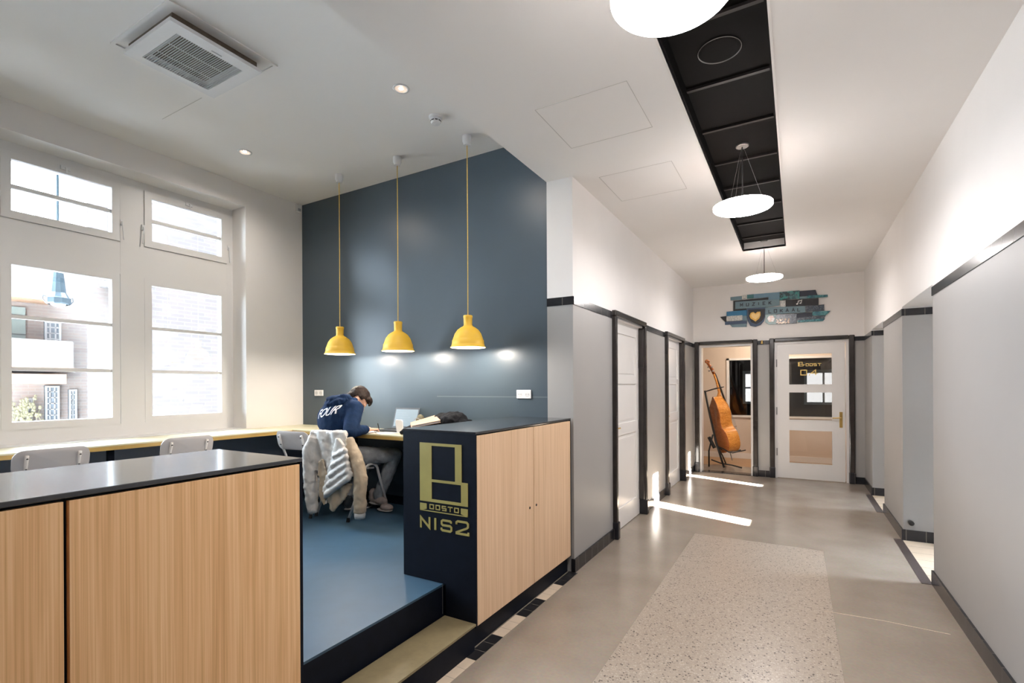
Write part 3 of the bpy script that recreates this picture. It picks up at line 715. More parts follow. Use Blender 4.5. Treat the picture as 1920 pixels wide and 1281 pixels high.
# ---- seated person
t = thing('person', (-3.55, 3.1, ZP), 'person in navy hoodie and grey jeans bent over the desk writing', 'person')
HC = Vector((-3.53, 3.265, 1.388)); F = Vector((.36, .36, -.86)).normalized(); U = (Vector((0,0,1)) - F*F.z).normalized(); S = F.cross(U).normalized()
RH = Matrix((S, F, U)).transposed()   # local x=side, y=face, z=crown
hd = lambda a, b, c: HC + S*a + F*b + U*c
RS, RE, RW = Vector((-3.42, 3.115, 1.305)), Vector((-3.335, 2.985, 1.115)), Vector((-3.362, 3.205, 1.118))
LS, LE, LW = Vector((-3.765, 3.135, 1.285)), Vector((-3.80, 3.12, 1.145)), Vector((-3.66, 3.25, 1.118))
PE = Vector((-3.60, 3.11, .90)); WA = Vector((-3.61, 3.06, 1.04)); CH = Vector((-3.61, 3.055, 1.17)); UB = Vector((-3.60, 3.10, 1.285)); NB = Vector((-3.585, 3.165, 1.335))
RHip, RK, RA = Vector((-3.50, 3.12, .880)), Vector((-3.255, 3.44, .862)), Vector((-3.44, 3.42, .465))
LHip, LK, LA = Vector((-3.68, 3.12, .880)), Vector((-3.63, 3.50, .855)), Vector((-3.64, 3.27, .455))
g = G()
g.ell(HC+F*-.012+U*.012, (.074, .094, .088), RH); g.ell(HC+F*.045+U*-.045, (.052, .05, .062), RH); g.cap(hd(0, .02, -.07), .045, NB, .055)
g.cap(hd(0, .088, -.01), .010, hd(0, .112, -.032), .012)                     # nose
g.ell(hd(0, .09, -.068), (.022, .012, .009), RH); g.ell(hd(0, .078, -.098), (.02, .018, .016), RH)   # mouth, chin
g.ell(hd(0, .075, .018), (.05, .016, .012), RH)                               # brow
for s_ in (-1, 1): g.ell(hd(s_*.075, -.01, -.012), (.010, .018, .03), RH)
g.cap(NB, .06, UB, .10); g.cap(UB, .11, CH, .10); g.cap(CH, .10, WA, .085); g.cap(WA, .085, PE, .10)
for a, b, c in ((RS, RE, RW), (LS, LE, LW)): g.cap(UB, .07, a, .05); g.cap(a, .045, b, .037); g.cap(b, .037, c, .024)
for a, b, c in ((RHip, RK, RA), (LHip, LK, LA)): g.cap(PE, .09, a, .075); g.cap(a, .07, b, .05); g.cap(b, .048, c, .032)
def hand(g, w, d, side, curl=.5):
    d = d.normalized(); up = Vector((0,0,1)); s = d.cross(up).normalized()
    p = w+d*.045
    g.ell(p, (.038, .046, .015), Matrix((s, d, s.cross(d))).transposed())
    g.cap(w-d*.01, .023, w+d*.02, .024)
    for i, (o_, L) in enumerate(((-.028, .062), (-.010, .072), (.009, .068), (.027, .055))):
        b = w+d*.078+s*o_; k1 = b+d*L*.5+up*.006+s*o_*.1; k2 = k1+d*L*.35*(1-curl*.3)-up*.020
        g.cap(b-d*.02, .0095, k1, .0085); g.cap(k1, .0085, k2, .007)
    b = w+d*.02+s*side*.03; k1 = b+d*.03+s*side*.022; g.cap(b, .012, k1, .010); g.cap(k1, .010, k1+d*.028-s*side*.006-up*.008, .008)
hand(g, RW, Vector((-.05, 1, -.12)), -1); hand(g, LW, Vector((.75, .55, -.12)), 1)
body = remeshed('body', g, M['skin'], t, .0065, 3)
# hoodie
g = G()
g.ell(CH+Vector((0, .005, .03)), (.205, .118, .17)); g.ell(WA+Vector((0, .012, .0)), (.185, .105, .13)); g.ell(UB+Vector((0, -.01, -.01)), (.185, .115, .095)); g.ell(PE+Vector((0, -.01, .035)), (.185, .135, .085))
g.cap(RS+Vector((-.05, 0, 0)), .088, RS, .078); g.cap(LS+Vector((.05, 0, 0)), .088, LS, .078)
g.cap(RS, .076, RE, .062); g.cap(RE, .060, RW-(RW-RE)*.12, .040); g.cap(LS, .076, LE, .060); g.cap(LE, .058, LW-(LW-LE)*.12, .040)
g.cap(NB+Vector((0, -.01, -.02)), .085, NB+Vector((0, .0, .0)), .072)
hood = remeshed('hoodie', g, M['navy'], t, .009, 6, (.014, .07))
g = G()
g.cap((-3.71, 3.08, 1.345), .044, (-3.60, 3.05, 1.370), .058); g.cap((-3.60, 3.05, 1.370), .056, (-3.51, 3.10, 1.402), .040); g.cap((-3.70, 3.10, 1.355), .038, (-3.66, 3.20, 1.378), .030)
g.cap((-3.50, 3.11, 1.385), .036, (-3.49, 3.19, 1.375), .026); g.ell((-3.61, 3.06, 1.39), (.105, .06, .038)); g.tube([(-3.735, 3.12, 1.335), (-3.70, 3.045, 1.325), (-3.62, 3.015, 1.338), (-3.54, 3.03, 1.362), (-3.48, 3.09, 1.385)], [.026, .038, .042, .038, .026], 10)
obj_hood = remeshed('hood', g, M['navy'], t, .008, 4, (.022, .035))
# back print, laid on the cloth
cu = bpy.data.curves.new('print', 'FONT'); cu.body = 'FOUR'; cu.size = .105; cu.shear = .45; cu.space_character = .92; cu.offset = .0012
to = bpy.data.objects.new('print', cu); COL.objects.link(to)
dg = bpy.context.evaluated_depsgraph_get(); me = bpy.data.meshes.new_from_object(to.evaluated_get(dg)); bpy.data.objects.remove(to)
bm = bmesh.new(); bm.from_mesh(me); bmesh.ops.subdivide_edges(bm, edges=[e for e in bm.edges if e.calc_length() > .012], cuts=3); bmesh.ops.triangulate(bm, faces=bm.faces); bm.to_mesh(me); bm.free()
hm = hood.data; bv = BVHTree.FromPolygons([v.co for v in hm.vertices], [p.vertices for p in hm.polygons]); off = origin_of(t)
xs = [v.co.x for v in me.vertices]; wd = max(xs)-min(xs)
for v in me.vertices:
    a = (v.co.x-min(xs))/wd; X = -3.722+.235*a; Z = 1.218+.055*a+v.co.y
    hit = bv.ray_cast(Vector((X, 2.5, Z))-off, Vector((0, 1, 0)))
    v.co = (hit[0]+Vector((0, -.004, 0))) if hit[0] is not None else Vector((X, 3.0, Z))-off
me.materials.clear(); me.materials.append(M['whiteprint']); po = bpy.data.objects.new('back_print', me); COL.objects.link(po); po.parent = hood
# trousers
g = G()
g.ell(PE+Vector((0, .0, -.03)), (.18, .135, .085)); 
for a, b, c in ((RHip, RK, RA), (LHip, LK, LA)): g.cap(a, .090, b, .070); g.cap(b, .070, c, .052); g.cap(c, .052, c+Vector((0, 0, .02)), .056)
remeshed('jeans', g, M['jeans'], t, .009, 4, (.014, .05))
# hair
g = G()
g.ell(HC+F*-.022+U*.020, (.084, .100, .094), RH); g.ell(hd(0, .052, .072), (.060, .040, .030), RH); g.cap(hd(-.03, .085, .060), .020, hd(.03, .092, .050), .016); g.ell(hd(0, -.07, -.03), (.062, .035, .055), RH)
hair_g = G(); hair_g.v, hair_g.f, hair_g.m = g.v, g.f, g.m
hair = remeshed('hair', g, M['hair'], t, .007, 3, (.012, .03))
# cut the face side out of the hair cap
bm = bmesh.new(); bm.from_mesh(hair.data)
dl = []
for v in bm.verts:
    p = v.co+off-HC; a, b, c = p.dot(S), p.dot(F), p.dot(U)
    if (b > .022 and c < .040) or (b > -.035 and c < .012 and c > -.2): dl.append(v)
bmesh.ops.delete(bm, geom=dl, context='VERTS'); bm.to_mesh(hair.data); bm.free()
for s_ in (-1, 1):
    obj('eye', G().ell(hd(s_*.030, .080, -.002), (.011, .008, .008), RH, 10, 8), M['rubber'], t, smooth=True)
def shoe(name, heel, toe, m):
    heel = Vector(heel); toe = Vector(toe); d = (toe-heel); d.z = 0; d.normalize(); s = d.cross(Vector((0,0,1)))
    L = (toe-heel).length; R = Matrix((d, s, Vector((0,0,1)))).transposed()
    g = G(); g.ell(heel+d*.05+Vector((0,0,.050)), (.065, .042, .05), R); g.ell(heel+d*.13+Vector((0,0,.036)), (.10, .044, .042), R); g.ell(toe-d*.055+Vector((0,0,.018)), (.075, .050, .034), R)
    g.cap(heel+d*.045+Vector((0,0,.06)), .042, heel+d*.045+Vector((0,0,.095)), .044)
    o = remeshed(name, g, m, t, .007, 3)
    g = G(); g.ell(heel+d*.07-Vector((0,0,.0)), (.085, .045, .014), R); g.ell(toe-d*.08-Vector((0,0,.008)), (.098, .053, .014), R)
    so = remeshed('sole', g, M['sole'], o, .007, 2); so.data.transform(Matrix.Translation(-Vector(o.location)))
    for k in range(4):
        p = heel+d*(.10+.022*k)+Vector((0,0,.083-.008*k))
        l_ = obj('lace', G().tube([p-s*.025, p+Vector((0,0,.008)), p+s*.025], .004, 6), M['sole'], t); l_.parent = o
shoe('shoe', (-3.555, 3.425, .395), (-3.275, 3.405, .355), M['shoe'])
shoe('shoe', (-3.645, 3.20, .362), (-3.60, 3.47, .352), M['alu'])
# pen and papers on the desk
g = G().tube([(-3.352, 3.345, 1.092), (-3.338, 3.31, 1.165)], .004, 8)
tag(obj('pen', g, M['black']), 'thin dark pen held upright in the writing hand', 'pen')
def sheet(x, y, z, w, h, rz, label, m=None, th=.002):
    g = G(); c, s = math.cos(rz), math.sin(rz)
    g.prism([(x+c*a-s*b, y+s*a+c*b) for a, b in ((-w/2,-h/2),(w/2,-h/2),(w/2,h/2),(-w/2,h/2))], lambda a, b, d: (a, b, d), z, z+th)
    return tag(obj('paper_sheet', g, m or M['paper']), label, 'paper', 'papers on the desk by the writing person')
sheet(-3.46, 3.335, ZD+.001, .21, .28, .35, 'white sheet of paper under the writing hands')
sheet(-3.21, 3.37, ZD+.001, .21, .297, -.5, 'white sheet of paper right of the hands, in front of the laptop')
sheet(-3.17, 3.40, ZD+.0035, .20, .28, -1.1, 'upper white sheet, turned on the papers before the laptop', th=.003)
g = G(); g.box(-3.06, -2.96, 3.30, 3.312, ZD+.008, ZD+.016)
tag(obj('marker_pen', g, M['black'], bevel=.003), 'short black marker lying on the papers before the laptop', 'pen')
# laptop
t = thing('laptop', (-3.27, 3.50, ZD), 'open laptop with dark bezel and pale screen on the desk', 'laptop', rz=0)
g = G(); g.box(-3.43, -3.12, 3.375, 3.585, ZD+.006, ZD+.022)
obj('laptop_base', g, M['alu'], t, bevel=.003)
g = G()
for r_ in range(5):
    for c_ in range(12): g.box(-3.415+c_*.0235, -3.396+c_*.0235, 3.47+r_*.02, 3.486+r_*.02, ZD+.0222, ZD+.024)
obj('keyboard', g, M['rubber'], t)
def lid(g, x0, x1, z0, z1, d0, d1):
    tl = math.radians(16)
    f_ = lambda a, b, d: (a, 3.588+math.sin(tl)*b+d*math.cos(tl)-.0, ZD+.022+math.cos(tl)*b-d*math.sin(tl))
    g.prism([(x0, z0), (x1, z0), (x1, z1), (x0, z1)], f_, d0, d1); return f_
g = G(); lid(g, -3.43, -3.12, 0, .205, 0, .006); obj('laptop_lid', g, M['alu'], t)
g = G(); lid(g, -3.415, -3.135, .020, .188, -.001, 0); so = obj('screen', g, M['screen'], t)
g = G()
for k in range(5): lid(g, -3.40, -3.40+.12+.03*(k % 3), .15-.022*k, .154-.022*k, -.0018, -.001)
obj('screen_text', g, M['screenline'], so)
# white folded leaflet, dark pencil case, bag, folder on the desk
g = G(); fl = lambda a, b, d: (-3.14+a, 3.345+.3*b*.3+d, ZD+.010+b*.85)
g.prism([(0,.0), (.055,-.006), (.075,.02), (.06,.12), (.045,.135), (-.02,.135), (-.028,.11)], fl, 0, .012)
g2 = tag(obj('paper_leaflet', g, M['paper'], bevel=.004), 'folded white leaflet propped upright before the laptop screen', 'leaflet')
t = thing('pencil_case', (-3.0, 3.46, ZD), 'olive-grey standing pencil case right of the laptop', 'pencil case')
g = G(); g.ell((-3.01, 3.52, ZD+.085), (.05, .04, .085)); g.box(-3.05, -2.97, 3.49, 3.55, ZD+.002, ZD+.06)
M['olive'] = mat('olive_canvas', (.12, .11, .07), .8, noise=.2, nscale=20)
remeshed('pouch', g, M['olive'], t, .008, 3)
obj('zip', G().tube([(-3.05, 3.478, ZD+.12), (-3.01, 3.475, ZD+.135), (-2.97, 3.478, ZD+.12)], .004, 6), M['steel'], t)
t = thing('backpack', (-2.7, 3.4, ZD), 'black crumpled backpack on the desk behind the lettered cabinet', 'bag')
g = G(); g.ell((-2.78, 3.40, ZD+.068), (.20, .15, .050)); g.ell((-2.56, 3.43, ZD+.112), (.115, .14, .093)); g.ell((-2.68, 3.46, ZD+.12), (.12, .12, .075)); g.ell((-2.47, 3.45, ZD+.08), (.09, .10, .065)); g.ell((-2.90, 3.33, ZD+.05), (.11, .09, .033))
remeshed('bag_body', g, M['blackcloth'], t, .009, 4, (.035, .06))
g = G().tube([(-2.86, 3.30, ZD+.05), (-2.95, 3.25, ZD+.035), (-3.0, 3.26, ZD+.022), (-3.02, 3.30, ZD+.03), (-2.98, 3.33, ZD+.05)], [.018, .022, .02, .019, .016], 8)
g.ell((-2.97, 3.285, ZD+.028), (.045, .035, .026)); g.ell((-2.90, 3.25, ZD+.035), (.04, .03, .03))
remeshed('strap', g, M['blackcloth'], t, .007, 3, (.015, .03))
A, B, C_, D = Vector((-2.99, 3.36, 1.168)), Vector((-2.72, 3.07, 1.168)), Vector((-2.50, 3.17, 1.215)), Vector((-2.78, 3.45, 1.235))
t = thing('folder', (A+B+C_+D)/4, 'tan cardboard folder lying tilted on the black backpack', 'folder')
def slab(q, z0, z1): g = G(); g.add([p+Vector((0,0,z0)) for p in q]+[p+Vector((0,0,z1)) for p in q], [(0,1,2,3),(7,6,5,4),(0,4,5,1),(1,5,6,2),(2,6,7,3),(3,7,4,0)]); return g
obj('cover', slab([A, B, C_, D], .010, .013), M['tan'], t); obj('cover', slab([A, B, C_, D], -.006, -.003), M['tan'], t)
obj('page_stack', slab([p+(Vector((-2.76, 3.25, 1.19))-p)*.04 for p in (A, B, C_, D)], -.003, .010), M['paper'], t)

# ---- coat over the chair
t = thing('padded_coat', (-3.52, 2.9, ZP+.7), 'pale beige padded coat hanging over the chair back of the sitting person', 'coat')
def cloth(g, poly, y, th=.02, folds=.02, freq=26, ph=0, lean=0):
    # polygon in (x,z) cut to a fine grid so that it can fold
    xs = [p[0] for p in poly]; zs_ = [p[1] for p in poly]; st = .016
    def inside(a, b):
        c = False; n = len(poly)
        for i in range(n):
            x1, z1 = poly[i]; x2, z2 = poly[i-1]
            if (z1 > b) != (z2 > b) and a < (x2-x1)*(b-z1)/(z2-z1)+x1: c = not c
        return c
    nx = int((max(xs)-min(xs))/st)+1; nz = int((max(zs_)-min(zs_))/st)+1
    yy = lambda a, b: y + folds*math.sin(freq*(a+.35*b)+ph) + .4*folds*math.sin(freq*1.9*(a-.2*b)) + lean*(max(zs_)-b)
    for i in range(nx):
        for j in range(nz):
            a = min(xs)+i*st; b = min(zs_)+j*st
            if inside(a+st/2, b+st/2):
                e = .002
                q = [(a-e, b-e), (a+st+e, b-e), (a+st+e, b+st+e), (a-e, b+st+e)]
                g.add([(u_, yy(u_, v_)-th/2, v_) for u_, v_ in q]+[(u_, yy(u_, v_)+th/2, v_) for u_, v_ in q], [(3,2,1,0),(4,5,6,7),(0,1,5,4),(1,2,6,5),(2,3,7,6),(3,0,4,7)])
g = G()
cloth(g, [(-3.70, 1.115), (-3.30, 1.12), (-3.20, .96), (-3.14, .80), (-3.30, .70), (-3.40, .64), (-3.47, .60), (-3.52, .50), (-3.585, .56), (-3.60, .75), (-3.68, .9), (-3.72, 1.05)], 2.878, .024, .012, 34)
g.cap((-3.69, 2.905, 1.095), .034, (-3.32, 2.905, 1.10), .034); g.cap((-3.67, 2.95, 1.09), .02, (-3.34, 2.95, 1.095), .02)
g.tube([(-3.66, 2.87, 1.07), (-3.695, 2.86, .95), (-3.70, 2.86, .75), (-3.685, 2.86, .55), (-3.672, 2.86, .43)], [.045, .062, .060, .056, .045], 14)
coat = remeshed('coat_body', g, M['coat'], t, .008, 4, (.022, .06))
g = G()
cloth(g, [(-3.30, 1.09), (-3.235, 1.02), (-3.135, .775), (-3.30, .69), (-3.455, .565), (-3.475, .64), (-3.42, .80), (-3.36, .95)], 2.825, .034, .006, 20, 1)
for k in range(5):
    f0 = k/4; a = Vector((-3.43+.10*f0, 2.815, .60+.33*f0)); b = Vector((-3.17-.02*f0*2, 2.815, .76+.22*f0)); g.cap(a, .026, b, .026)
remeshed('quilted_front', g, M['coat'], t, .0075, 3, (.010, .04))
g = G(); cloth(g, [(-3.455, .56), (-3.33, .675), (-3.16, .715), (-3.22, .60), (-3.30, .53), (-3.41, .435), (-3.44, .49)], 2.845, .02, .008, 40)
cloth(g, [(-3.58, .86), (-3.52, .88), (-3.47, .76), (-3.50, .48), (-3.56, .56)], 2.852, .016, .006, 40)
remeshed('lining', g, M['lining'], t, .008, 3, (.012, .04))
g = G().tube([(-3.26, 2.90, 1.07), (-3.21, 2.895, .98), (-3.14, 2.885, .88), (-3.10, 2.88, .76), (-3.10, 2.875, .60), (-3.105, 2.875, .47)], [.035, .05, .055, .055, .052, .05], 14)
remeshed('sleeve', g, M['lining'], t, .008, 3, (.020, .06))  # coat fabric; its warm shading is put into the darker lining colour
for x, y, z, r_ in ((-3.105, 2.875, .445, .046), (-3.672, 2.86, .425, .044)):
    obj('cuff', G().tube([(x, y, z+.03), (x, y, z+.015), (x, y, z-.02)], [r_*.9, r_, r_*.92], 16), M['coat'], t, smooth=True)

# ---- yellow pendant lamps
def pendant(x, y, label, proto=None):
    if proto: return dup(proto, (x, y, ZR), 0, label)
    t = thing('pendant_lamp', (0, 0, ZR), label, 'lamp', 'yellow pendant lamps over the desk')
    zb = 1.826-ZR
    obj('canopy', G().lathe([(.0, 0), (.038, 0), (.038, -.045), (.030, -.062), (.030, -.078), (0, -.078)], (0,0,ZR), 20), M['plast'], t, smooth=True, autosmooth=40)
    obj('cord', G().tube([(0,0,ZR-.075), (.0015,0,ZR-.9), (0,0,ZR+zb+.27)], .0035, 8), M['cord'], t)
    pr = [(.034, .265), (.038, .262), (.038, .245), (.036, .24), (.035, .185), (.040, .175), (.062, .163), (.088, .143), (.110, .112), (.122, .078), (.128, .060), (.131, .058), (.134, .03), (.140, .006), (.147, .003), (.147, -.004), (.141, -.003)]
    pi = [(.134, .004), (.128, .03), (.118, .075), (.10, .11), (.08, .135), (.055, .155), (.03, .165), (.0, .166)]
    obj('lamp_shade', G().lathe([(0, .265)]+pr, (0,0,ZR+zb), 40), M['yellow'], t, smooth=True, autosmooth=60)
    obj('shade_lining', G().lathe([(.141, -.003)]+pi, (0,0,ZR+zb), 40), M['inner'], t, smooth=True)
    obj('bulb', G().ell((0,0,ZR+zb+.075), (.03, .03, .04)), M['bulb'], t, smooth=True)
    ld = bpy.data.lights.new('bulb_light', 'POINT'); ld.energy = 16; ld.color = (1, .90, .80); ld.shadow_soft_size = .035
    lo = bpy.data.objects.new('bulb_light', ld); COL.objects.link(lo); lo.parent = t; lo.location = (0, 0, zb+.015)
    t.location = (x, y, ZR); return t
pl = pendant(-3.875, 3.345, 'leftmost of the three yellow pendant lamps')
pendant(-3.125, 3.355, 'middle of the three yellow pendant lamps', pl)
pendant(-2.365, 3.37, 'rightmost of the three yellow pendant lamps, nearest the column', pl)

# ---- corridor disc lamps
def disc_lamp(x, y, label, proto=None):
    if proto: return dup(proto, (x, y, ZC+.1), 0, label)
    t = thing('disc_lamp', (0, 0, ZC+.1), label, 'lamp', 'round disc lamps under the black ceiling slot')
    z = 2.83; zt = ZC+.1
    obj('ceiling_rose', G().lathe([(0, 0), (.045, 0), (.045, -.012), (.04, -.016), (0, -.016)], (0,0,zt), 24), M['steel'], t)
    obj('stem', G().tube([(0,0,zt-.014), (0,0,z+.02)], .0045, 8), M['rubber'], t)
    for k in range(3):
        a = 2*PI*k/3+.3; obj('wire', G().tube([(.01*math.cos(a), .01*math.sin(a), zt-.02), (.15*math.cos(a), .15*math.sin(a), z+.02)], .0007, 6), M['steel'], t)
    obj('lamp_housing', G().lathe([(0, .022), (.17, .022), (.195, .012), (.202, 0), (.198, -.006), (.192, -.006)], (0,0,z), 48), M['rim'], t, smooth=True, autosmooth=40)
    obj('diffuser', G().lathe([(.2025, .012), (.2045, .010), (.2045, -.004), (.198, -.012), (.18, -.017), (0, -.019)], (0,0,z), 48), M['disc'], t, smooth=True)
    t.location = (x, y, zt); return t
dl_ = disc_lamp(-.345, 4.05, 'glowing disc lamp midway along the corridor, second of three')
disc_lamp(-.345, 6.88, 'small-looking farthest glowing disc lamp near the end wall', dl_)
disc_lamp(-.36, 1.72, 'nearest large glowing disc lamp cut off by the top of the view', dl_)

# ---- ceiling speaker
t = thing('ceiling_speaker', (-.35, 2.84, ZC+.1), 'flat round black ceiling speaker with thin pale rim in the slot', 'speaker')
obj('speaker_rim', G().lathe([(.106, 0), (.109, -.002), (.109, -.005), (.1075, -.006), (.106, -.004)], (-.35, 2.84, ZC+.1), 40), M['steel'], t, smooth=True)
obj('speaker_grille', G().lathe([(.104, -.002), (.09, -.004), (0, -.005)], (-.35, 2.84, ZC+.1), 40), M['slot'], t)
# ---- air conditioning cassette
t = thing('air_conditioning_unit', (-3.235, 1.675, ZR), 'white rectangular ceiling air unit with slatted grille', 'air conditioner')
ax0, ax1, ay0, ay1 = -3.505, -2.962, 1.408, 1.943
g = G(); g.box(ax0+.02, ax1-.02, ay0+.02, ay1-.02, 3.535, ZR-.001); obj('housing', g, M['acdark'], t)
g = G()
gx0, gx1, gy0, gy1 = -3.44, -3.045, 1.48, 1.868
for a in ((ax0, gx0, ay0, ay1), (gx1, ax1, ay0, ay1), (gx0, gx1, ay0, gy0), (gx0, gx1, gy1, ay1)): g.box(*a, 3.515, 3.537)
obj('panel', g, M['plast'], t, bevel=0)
g = G(); g.box(gx0+.055, gx1-.012, gy0+.03, gy1-.05, 3.530, 3.532); obj('filter', g, M['acdark'], t)
g = G(); g.box(gx0, gx1, gy0, gy1, 3.5325, 3.534); obj('backing', g, M['acgrille'], t)
g = G()
for k in range(30):
    y = gy0+.006+(gy1-gy0-.012)*k/29; g.box(gx0, gx1, y-.0017, y+.0017, 3.516, 3.520)
for x in (gx0+.13, gx0+.26): g.box(x-.002, x+.002, gy0, gy1, 3.520, 3.523)
obj('grille', g, M['acgrille'], t)
g = G(); g.box(gx1+.022, gx1+.03, 1.66, 1.72, 3.513, 3.515); obj('badge', g, M['plastg'], t)
# ceiling recess frame around it
g = G()
for a in ((-3.565, -2.985+.09, 1.365, 1.385), (-2.915, -2.895, 1.385, 1.99), (-3.565, -2.895, 1.99, 2.01), (-3.565, -3.545, 1.385, 1.99)): g.box(*a, ZR-.008, ZR)
struct('trim_air_unit_frame', g, M['ceil'])
# ---- downlights
def downlight(x, y, label, proto=None):
    if proto: return dup(proto, (x, y, ZR), 0, label)
    t = thing('downlight', (0,0,ZR), label, 'lamp', 'small round downlights in the room ceiling')
    obj('trim_ring', G().lathe([(.046, 0), (.058, -.001), (.058, -.004), (.046, -.006), (.040, -.002)], (0,0,ZR), 32), M['plast'], t, smooth=True)
    g = G()
    g.lathe([(.043, -.004), (.034, -.002), (.016, -.001)], (0,0,ZR), 12); obj('reflector', g, M['reflect'], t)
    obj('diffuser', G().lathe([(.015, -.002), (.012, -.0035), (0, -.004)], (0,0,ZR), 20), M['bulb'], t)
    ld = bpy.data.lights.new('spot', 'SPOT'); ld.energy = 36; ld.spot_size = 2.9; ld.spot_blend = .8; ld.color = (1, .90, .80); ld.shadow_soft_size = .04
    lo = bpy.data.objects.new('spot', ld); COL.objects.link(lo); lo.parent = t; lo.location = (0,0,-.02)
    t.location = (x, y, ZR); return t
M['reflect'] = mat('shiny_faceted_reflector', (.9, .8, .72), .2, metal=.6, emis=(1, .78, .62), estr=.45)
dw = downlight(-2.38, 2.597, 'small lit round downlight left of the smoke detector')
downlight(-4.208, 2.597, 'small lit round downlight near the window wall', dw)
downlight(-4.0, .3, 'downlight behind the viewer near the window wall', dw); downlight(-2.5, .3, 'downlight behind the viewer near the corridor', dw)
# ---- smoke detector
t = thing('smoke_detector', (-2.4, 3.004, ZR), 'small white round smoke detector on the room ceiling', 'smoke detector')
obj('detector_base', G().lathe([(0, 0), (.052, 0), (.052, -.014), (.044, -.018), (0, -.018)], (-2.4, 3.004, ZR), 28), M['plast'], t, smooth=True, autosmooth=40)
g = G().lathe([(.040, -.018), (.040, -.032), (.036, -.034), (.036, -.040), (.040, -.042), (.032, -.056), (0, -.06)], (-2.4, 3.004, ZR), 28); obj('sensor_head', g, M['plast'], t, smooth=True, autosmooth=40)
g = G()
for k in range(8):
    a = 2*PI*k/8; c, s = math.cos(a), math.sin(a); g.tube([(-2.4+.038*c-.01*s, 3.004+.038*s+.01*c, ZR-.037), (-2.4+.038*c+.01*s, 3.004+.038*s-.01*c, ZR-.037)], .0035, 6)
obj('vent_slots', g, M['rubber'], t)
# ---- alarm sensor in the corner
t = thing('motion_sensor', (XL, 3.63, 3.53), 'small white motion sensor in the top corner beside the dark wall', 'sensor')
g = G(); g.box(XL+.001, XL+.035, 3.60, 3.66, 3.48, 3.57); obj('sensor_body', g, M['plast'], t, bevel=.008)
g = G(); g.box(XL+.035, XL+.040, 3.612, 3.648, 3.49, 3.52); obj('sensor_lens', g, M['plastg'], t, bevel=.004)
# ---- wall sockets
def socket(xa, xb, za, zb, n, label):
    t = thing('wall_socket', ((xa+xb)/2, YD, (za+zb)/2), label, 'socket')
    g = G(); g.box(xa, xb, YD-.012, YD-.001, za, zb); obj('socket_plate', g, M['plast'], t, bevel=.004)
    for k in range(n):
        xc = xa+(xb-xa)*(k+.5)/n; zc = (za+zb)/2
        g = G(); n_ = 24
        rings = [[(xc+r*math.cos(2*PI*i/n_), YD-d, zc+r*math.sin(2*PI*i/n_)) for i in range(n_)] for r, d in ((.024, .0125), (.021, .014), (.0205, .0125), (.001, .0125))]
        g.loft(rings, False); o = obj('socket_well', g, M['plastgl'], t, smooth=False)
        g = G()
        for dx in (-.0095, .0095): g.tube([(xc+dx, YD-.0124, zc), (xc+dx, YD-.014, zc)], .003, 8)
        obj('pin_hole', g, M['rubber'], o)
M['plastgl'] = mat('light_grey_plastic', (.6, .6, .61), .45, noise=.01)
socket(-4.68, -4.54, 1.405, 1.47, 2, 'white double wall socket on the dark wall left of the person')
socket(-2.08, -1.94, 1.395, 1.468, 2, 'white double wall socket on the dark wall near the column')
# ---- door stop on the alcove pier
t = thing('door_stop', (.934, 5.99, .18), 'small black round door stop on the grey alcove wall', 'door stop')
n_ = 20
g = G(); rings = [[(.934+r*math.cos(2*PI*i/n_), 5.99-d, .18+r*math.sin(2*PI*i/n_)) for i in range(n_)] for r, d in ((.018, .0005), (.018, .012), (.013, .018), (.013, .04), (.022, .045), (.022, .06), (.012, .068), (.001, .068))]
g.loft(rings, False); obj('bumper', g, M['rubber'], t, smooth=True)
obj('mounting_plate', G().loft([[(.934+r*math.cos(2*PI*i/n_), 5.99-d, .18+r*math.sin(2*PI*i/n_)) for i in range(n_)] for r, d in ((.026, .0005), (.026, .003), (.001, .003))], False), M['steel'], t)

